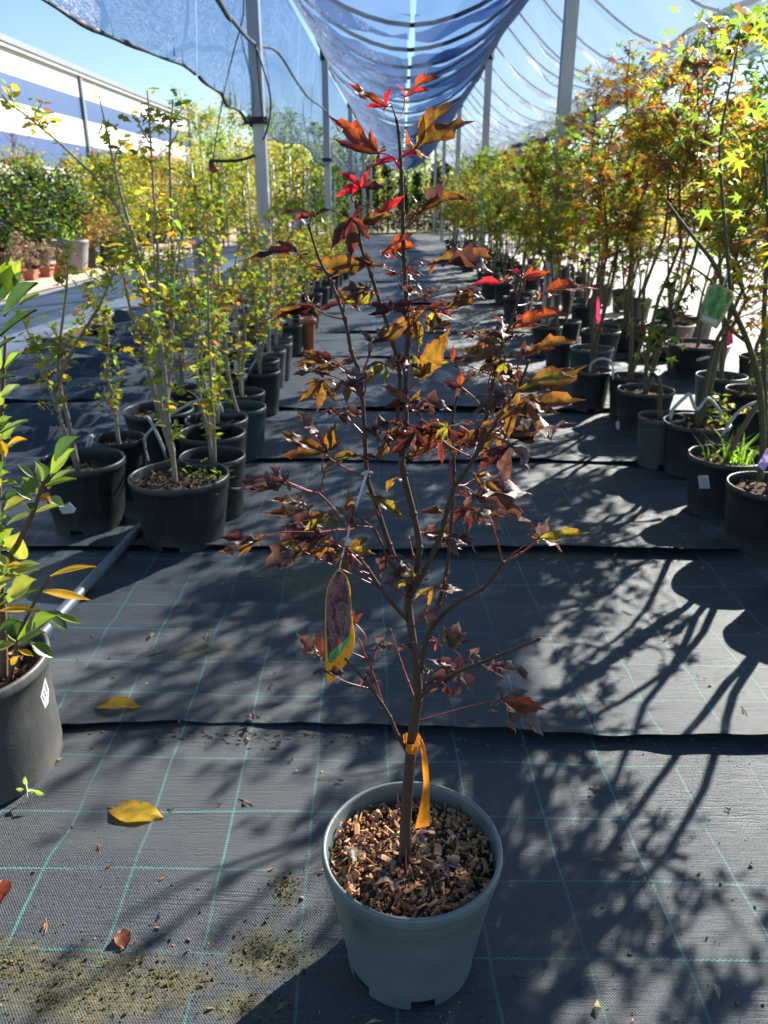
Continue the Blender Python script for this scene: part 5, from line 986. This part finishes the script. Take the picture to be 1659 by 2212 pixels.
for _ in range(420):
    y_ = seams[2 + (g.random() < .4)] - abs(g.gauss(0, .02)); x_ = g.uniform(-.9, 1.1) if g.random() < .5 else g.gauss(-.35, .2); L = g.uniform(.002, .006); b.box(x_, y_, mat_z(x_, y_) + L * .2, L, L * .6, L * .4, col=tuple(c * g.uniform(.5, 1.1) for c in g.choice([(.25, .15, .08), (.12, .07, .04)])))
for _ in range(70):                                            # curled scraps and bits of stalk
    y_ = .75 + 2.3 * g.random() ** 1.4; x_ = g.uniform(-.7, .8) * (.7 + y_ * .3); a_ = g.uniform(0, 6.28); L = g.uniform(.006, .016); dv = np.array([math.cos(a_), math.sin(a_), 0]); sv = np.array([-dv[1], dv[0], 0]); p_ = np.array([x_, y_, mat_z(x_, y_) + .001]); cl = g.choice([(.22, .12, .06), (.30, .17, .08), (.16, .10, .07), (.34, .24, .14)]); w_ = L * g.uniform(.12, .4)
    b.add([p_ - dv * L, p_ + sv * w_ + (0, 0, L * .4), p_ - sv * w_ + (0, 0, L * .5), p_ + dv * L + (0, 0, L * .2)], [(0, 1, 2), (1, 3, 2)], col=cl)
    if g.random() < .35: b.tube([p_ - dv * L * 2, p_ + sv * L * .3, p_ + dv * L * 1.6], .0009, 4, 2, col=cl)
b.build('litter', M['crumb'], None, False, kind='stuff', label='fine leaf and bark litter scattered over the mat')
sd = thing('seedling', 'tiny bright green seedling growing at the foot of the grey pot', 'seedling', ground(58, 1722)); o = ground(58, 1722); b = MB(); b.tube([(0, 0, .0), (.003, 0, .015), (.004, 0, .03)], .0012, 5); b.tube([(.002, 0, .012), (.02, -.004, .02)], .001, 5); b.build('stem', M['bark'], sd)
q = np.random.RandomState(2); scatter('leaf', OVAL_V, OVAL_F, [(.004, 0, .03), (.02, -.004, .02), (.003, 0, .016), (-.002, 0, .02)], [(0, 0, 1), (1, -.3, -.2), (.8, -.2, .2), (-1, -.2, .1)], [(0, -1, .3)] * 4, [.02, .022, .02, .016], np.tile((.16, .28, .06), (4, 1)), M['leaf'], sd, np.tile((.4, .6, .1), (4, 1)))

# ------------------------------------------------------------------ background plants and trees
def crown_nodes(g, H, z0, w, clumps, per, shape):
    out = []
    for _ in range(clumps):
        f = g.random(); z = z0 + (H - z0) * f
        if shape == 'cone': rr = w * (1 - f) ** .75 * .95 + .04 * w
        elif shape == 'column': rr = w * (math.sin(math.pi * (.12 + .82 * f)) ** .6)
        else: rr = w * math.sqrt(max(.05, 1 - (2 * f - 1) ** 2))
        a = g.uniform(0, 6.28); q = rr * g.uniform(.35, 1); cx_, cy_ = q * math.cos(a), q * math.sin(a); s_ = w * g.uniform(.12, .28)
        for _ in range(per): out.append((np.array([cx_ + g.gauss(0, s_), cy_ + g.gauss(0, s_), z + g.gauss(0, s_)]), np.array([g.gauss(0, 1), g.gauss(0, 1), g.gauss(.1, .6)])))
    return out
def tree(name, label, cat, x, y, H, w, pal, clumps, per, leaf, shape='round', z0=.5, seed=0, group=None, trunk=.05, tmpl='oval', bark=(.16, .13, .10), potr=None, potm='pot_black', mat_='far_leaf'):
    g = random.Random(seed); t = thing(name, label, cat, (x, y, -.05 if not potr else 0), group); b = MB(); tops = []
    b.tube([(0, 0, 0), (g.gauss(0, .02) * H, g.gauss(0, .02) * H, H * .4), (g.gauss(0, .03) * H * .3, 0, H * .93)], [trunk, trunk * .7, trunk * .15], 7, 3, col=bark)
    nodes = crown_nodes(g, H, z0, w, clumps, per, shape)
    for k_ in range(0, len(nodes), max(1, len(nodes) // 16)):
        p = nodes[k_][0]; b.tube([(0, 0, max(z0 * .6, p[2] - .35 * w - .2)), p * [.55, .55, 1] - [0, 0, .1], p], [trunk * .35, trunk * .2, trunk * .08], 5, 2, col=bark)
    b.build('trunk', M['bark'], t); foliage(t, nodes, 1, leaf, pal, seed + 5, tmpl, .1, mat_, 0.0, .6, 'crown')
    if potr: link('pot', pot_mesh(potr, potr * 1.5, M[potm], 24, False), t)
    return t
g = random.Random(41)
BG_ = 'potted shrubs beyond the road'
for i, (x_, d_, H, w, pl) in enumerate([(50, 14.5, 1.6, .62, 'd'), (125, 15.5, 1.55, .56, 'd'), (-40, 13.5, 1.6, .6, 'd'), (175, 18, 1.85, .55, 'y'), (60, 19, 2.1, .65, 'y'), (215, 19.5, 1.95, .55, 'm'), (258, 20.5, 2.2, .55, 'y'), (300, 22, 2.25, .6, 'y'), (335, 23.5, 2.3, .6, 'o'), (372, 25, 2.3, .6, 'y'), (405, 27, 2.2, .6, 'm'), (150, 22, 2.3, .6, 'y'), (230, 25, 2.5, .7, 'o'), (300, 27, 2.5, .7, 'y'), (440, 29, 2.2, .7, 'y'), (20, 22, 2.2, .7, 'o'), (470, 32, 2.1, .7, 'm'), (350, 31, 2.6, .8, 'o')]):
    X_ = (x_ - 866) / 1792 * d_; pal = {'d': P_(d=5, g=2, b=.3), 'm': P_(g=4, yg=2, d=2, b=.5), 'y': P_(yg=4, y=1.6, g=2, b=1), 'o': P_(yg=2, o=1.2, b=1.6, g=1, y=.8)}[pl]
    tree('potted_shrub', {'d': 'dense dark green', 'm': 'mid green', 'y': 'yellow-green', 'o': 'rusty yellow'}[pl] + ' shrub beyond the road, %s of that row from the left' % ORD[sum(1 for q_ in [50, 125, -40, 175, 60, 215, 258, 300, 335, 372, 405, 150, 230, 300, 440, 20, 470, 350] if q_ < x_)] + ('' if i not in (13,) else ', rear'), 'shrub', X_, d_, H, w, pal, 150 if pl in 'dm' else 90, 18, .095, 'column', .3, 900 + i, BG_, .03, potr=.24)
for i, (x_, y_, H) in enumerate([(103, 597, .55), (134, 592, .5), (68, 604, .6), (40, 602, .65)]):
    p = ground(x_, y_); t = tree('hydrangea', 'pinkish faded hydrangea in a square orange pot, ' + ['second from the left', 'rightmost', 'third from the left', 'leftmost'][i], 'potted plant', p[0], p[1], H, .22, [((.30, .14, .13), (.4, .2, .18), 3), ((.38, .24, .2), (.45, .3, .25), 2), ((.12, .13, .05), (.25, .3, .08), 2)], 20, 9, .06, 'round', .2, 960 + i, 'hydrangeas by the road', .012, potr=None)
    b = MB(); b.add([(sx_ * s_, sy_ * s_, z_) for z_, s_ in ((.0, .065), (.17, .088), (.175, .094), (.195, .094), (.19, .084), (.14, .08)) for sx_, sy_ in ((-1, -1), (1, -1), (1, 1), (-1, 1))], [(a_ * 4 + q_, a_ * 4 + (q_ + 1) % 4, (a_ + 1) * 4 + (q_ + 1) % 4, (a_ + 1) * 4 + q_) for a_ in range(5) for q_ in range(4)]); b.build('pot', M['terracotta'], t, False)
p = ground(160, 588); t = thing('planter', 'large pale grey planter with a shrub behind the hydrangeas', 'planter', (p[0], p[1], 0)); link('pot', pot_mesh(.30, .52, M['pot_pale'], 32, False, 0, .86, .72), t); soil_part(t, .27, .44, random.Random(3), 0)
foliage(t, [(np.array([random.gauss(0, .12), random.gauss(0, .12), .5 + abs(random.gauss(0, .15))]), np.array([0, 0, 1.])) for _ in range(160)], 1, .07, P_(g=3, d=2), 77)
for i, (x_, y_) in enumerate([(232, 573), (196, 578), (255, 566), (290, 556)]):
    p = ground(x_, y_); t = tree('potted_plant', ['black pot with a small dry plant beyond the road', 'beige dried bushy plant in a black pot beyond the road', 'small dark pot beside the dry plants', 'low green plant in a black pot by the shrub row'][i], 'potted plant', p[0], p[1], .85, .24, P_(b=3, o=.6, y=.4) if i < 3 else P_(g=3, yg=2), 26, 10, .06, 'round', .4, 970 + i, None, .015, potr=.2)
tree('bare_tree', 'thin nearly leafless pinkish tree against the blue stripe', 'tree', -9.2, 20, 3.2, .8, [((.35, .2, .16), (.5, .3, .22), 1)], 40, 5, .06, 'round', 1.4, 33, None, .03)
cr = thing('timber_crate', 'brown timber crate showing above the shrubs by the warehouse', 'crate', (-9.7, 30, 0))
for zi in range(9):
    b = MB(); b.box(0, 0, .2 + zi * .29, 2.9, .05, .2); b.build('board', M['timber'], cr, False)
    b = MB(); b.box(1.4, 1.0, .2 + zi * .29, .05, 2.0, .2); b.build('board', M['timber'], cr, False)
for xx in (-1.35, 0, 1.35): b = MB(); b.box(xx, .055, 1.4, .1, .055, 2.75); b.build('post', M['timber'], cr, False)
b = MB(); b.lathe([(.07, 0), (.07, .62), (.085, .63), (.085, .70), (.05, .74), (.001, .745)], 20); o = b.build('standpipe', M['steel'], None, True, label='short grey standpipe beside the left row', category='standpipe'); o.location = (-2.45, 9.8, -.01)
# young trees with stakes in the beds behind, left of the aisle end
k_ = 0
for row, d_ in enumerate((22, 27, 33, 40)):
    kr_ = -1
    for x_ in np.arange(430, 730, 46 - row * 4):
        kr_ += 1
        X_ = (x_ + g.uniform(-12, 12) - 866) / 1792 * d_
        if X_ > -1.9: continue
        k_ += 1; H = g.uniform(1.9, 3.0) + row * .35; pl = g.choice(['y', 'y', 'm', 'yy'])
        t = tree('young_tree', '%s staked young tree behind the left posts, %s in bed %s' % ({'y': 'yellow-green', 'm': 'green', 'yy': 'yellow'}[pl], ORD[kr_], ['one', 'two', 'three', 'four'][row]), 'tree', X_, d_ + g.uniform(-1, 1), H, .55, {'y': P_(yg=4, g=2, y=1), 'm': P_(g=4, yg=2), 'yy': P_(y=4, yg=2)}[pl], 34, 12, .13, 'column', .5, 1100 + k_, 'young trees in the beds behind', .03)
        b = MB(); b.tube([(.12, 0, 0), (.12, 0, H * .75)], .022, 6, 1); b.build('stake', M['steel'], t)
# poplars and mixed trees on the skyline
for i in range(24):
    x_ = 395 + i * 40 + g.uniform(-14, 14); d_ = g.uniform(56, 74); X_ = (x_ - 866) / 1792 * d_
    top = np.interp(x_, [395, 450, 520, 600, 700, 800, 950, 1100, 1250, 1400], [240, 250, 235, 255, 270, 330, 345, 335, 330, 320]) + g.uniform(-15, 22); H = (437 - top) / 1792 * d_ + 1.15
    pl = g.choice([P_(yg=3, g=3, y=.7), P_(yg=3, g=2, y=1.5, o=.3), P_(g=4, yg=1, d=1)])
    tree('poplar', '%s poplar on the skyline, %s from the left' % (g.choice(['thin yellowing', 'pale green', 'feathery']), ORD[i]), 'tree', X_, d_, H, 1.5 if H > 5 else 1.3, pl, 70, 15, .30, 'column', .8, 1300 + i, 'poplars on the skyline', .10)
# dark conifers closing the aisle, greenery behind the right row
for i in range(15):
    X_ = -3.6 + i * .62 + g.uniform(-.12, .12); d_ = 34 + g.uniform(-1.2, 1.2)
    tree('conifer', 'dark green columnar conifer closing the aisle, %s from the left' % ORD[i], 'conifer', X_, d_, g.uniform(2.1, 2.9) + (.5 if i > 8 else 0), .45, P_(d=5, g=1.2), 90, 22, .12, 'cone', .1, 1500 + i, 'conifers at the end of the aisle', .04)
for i in range(16):
    X_ = 2.6 + (i % 8) * 1.45 + g.uniform(-.3, .3); d_ = 24 + (i // 8) * 12 + g.uniform(-2, 2); pl = g.choice([P_(g=4, yg=2), P_(yg=3, y=1, g=1), P_(o=2, y=1, yg=1), P_(g=2, b=1, o=1)])
    tree('background_tree', 'leafy tree beyond the right-hand row, %s from the left in the %s rank' % (ORD[i % 8], ('front', 'rear')[i // 8]), 'tree', X_, d_, g.uniform(2.3, 3.4), .95, pl, 64, 15, .14, 'round', .4, 1600 + i, 'trees beyond the right-hand row', .05)
tree('orange_maple', 'vivid orange maple standing past the second right post', 'tree', 2.05, 20.3, 2.15, .28, P_(o=6, r=1), 34, 14, .075, 'column', 1.1, 1700, None, .02, 'star')
# a small blue and white bundle among the far beds
b = MB(); q = np.random.RandomState(6)
b.lathe([(.30, 0), (.34, .2), (.30, .5), (.20, .75), (.10, .85), (.001, .88)], 24, wob=lambda a, z: 1 + .14 * math.sin(5 * a + 7 * z) + .07 * math.sin(11 * a)); m_ = simple('pale_sheet', (.45, .52, .72), .5, .5, 5, .3, .03)
o = b.build('covered_bundle', m_, None, True, label='small pale blue and white bundle among the far saplings', category='bundle'); o.location = ((645 - 866) / 1792 * 19, 19, .25); o.scale = (.55, .55, .6)
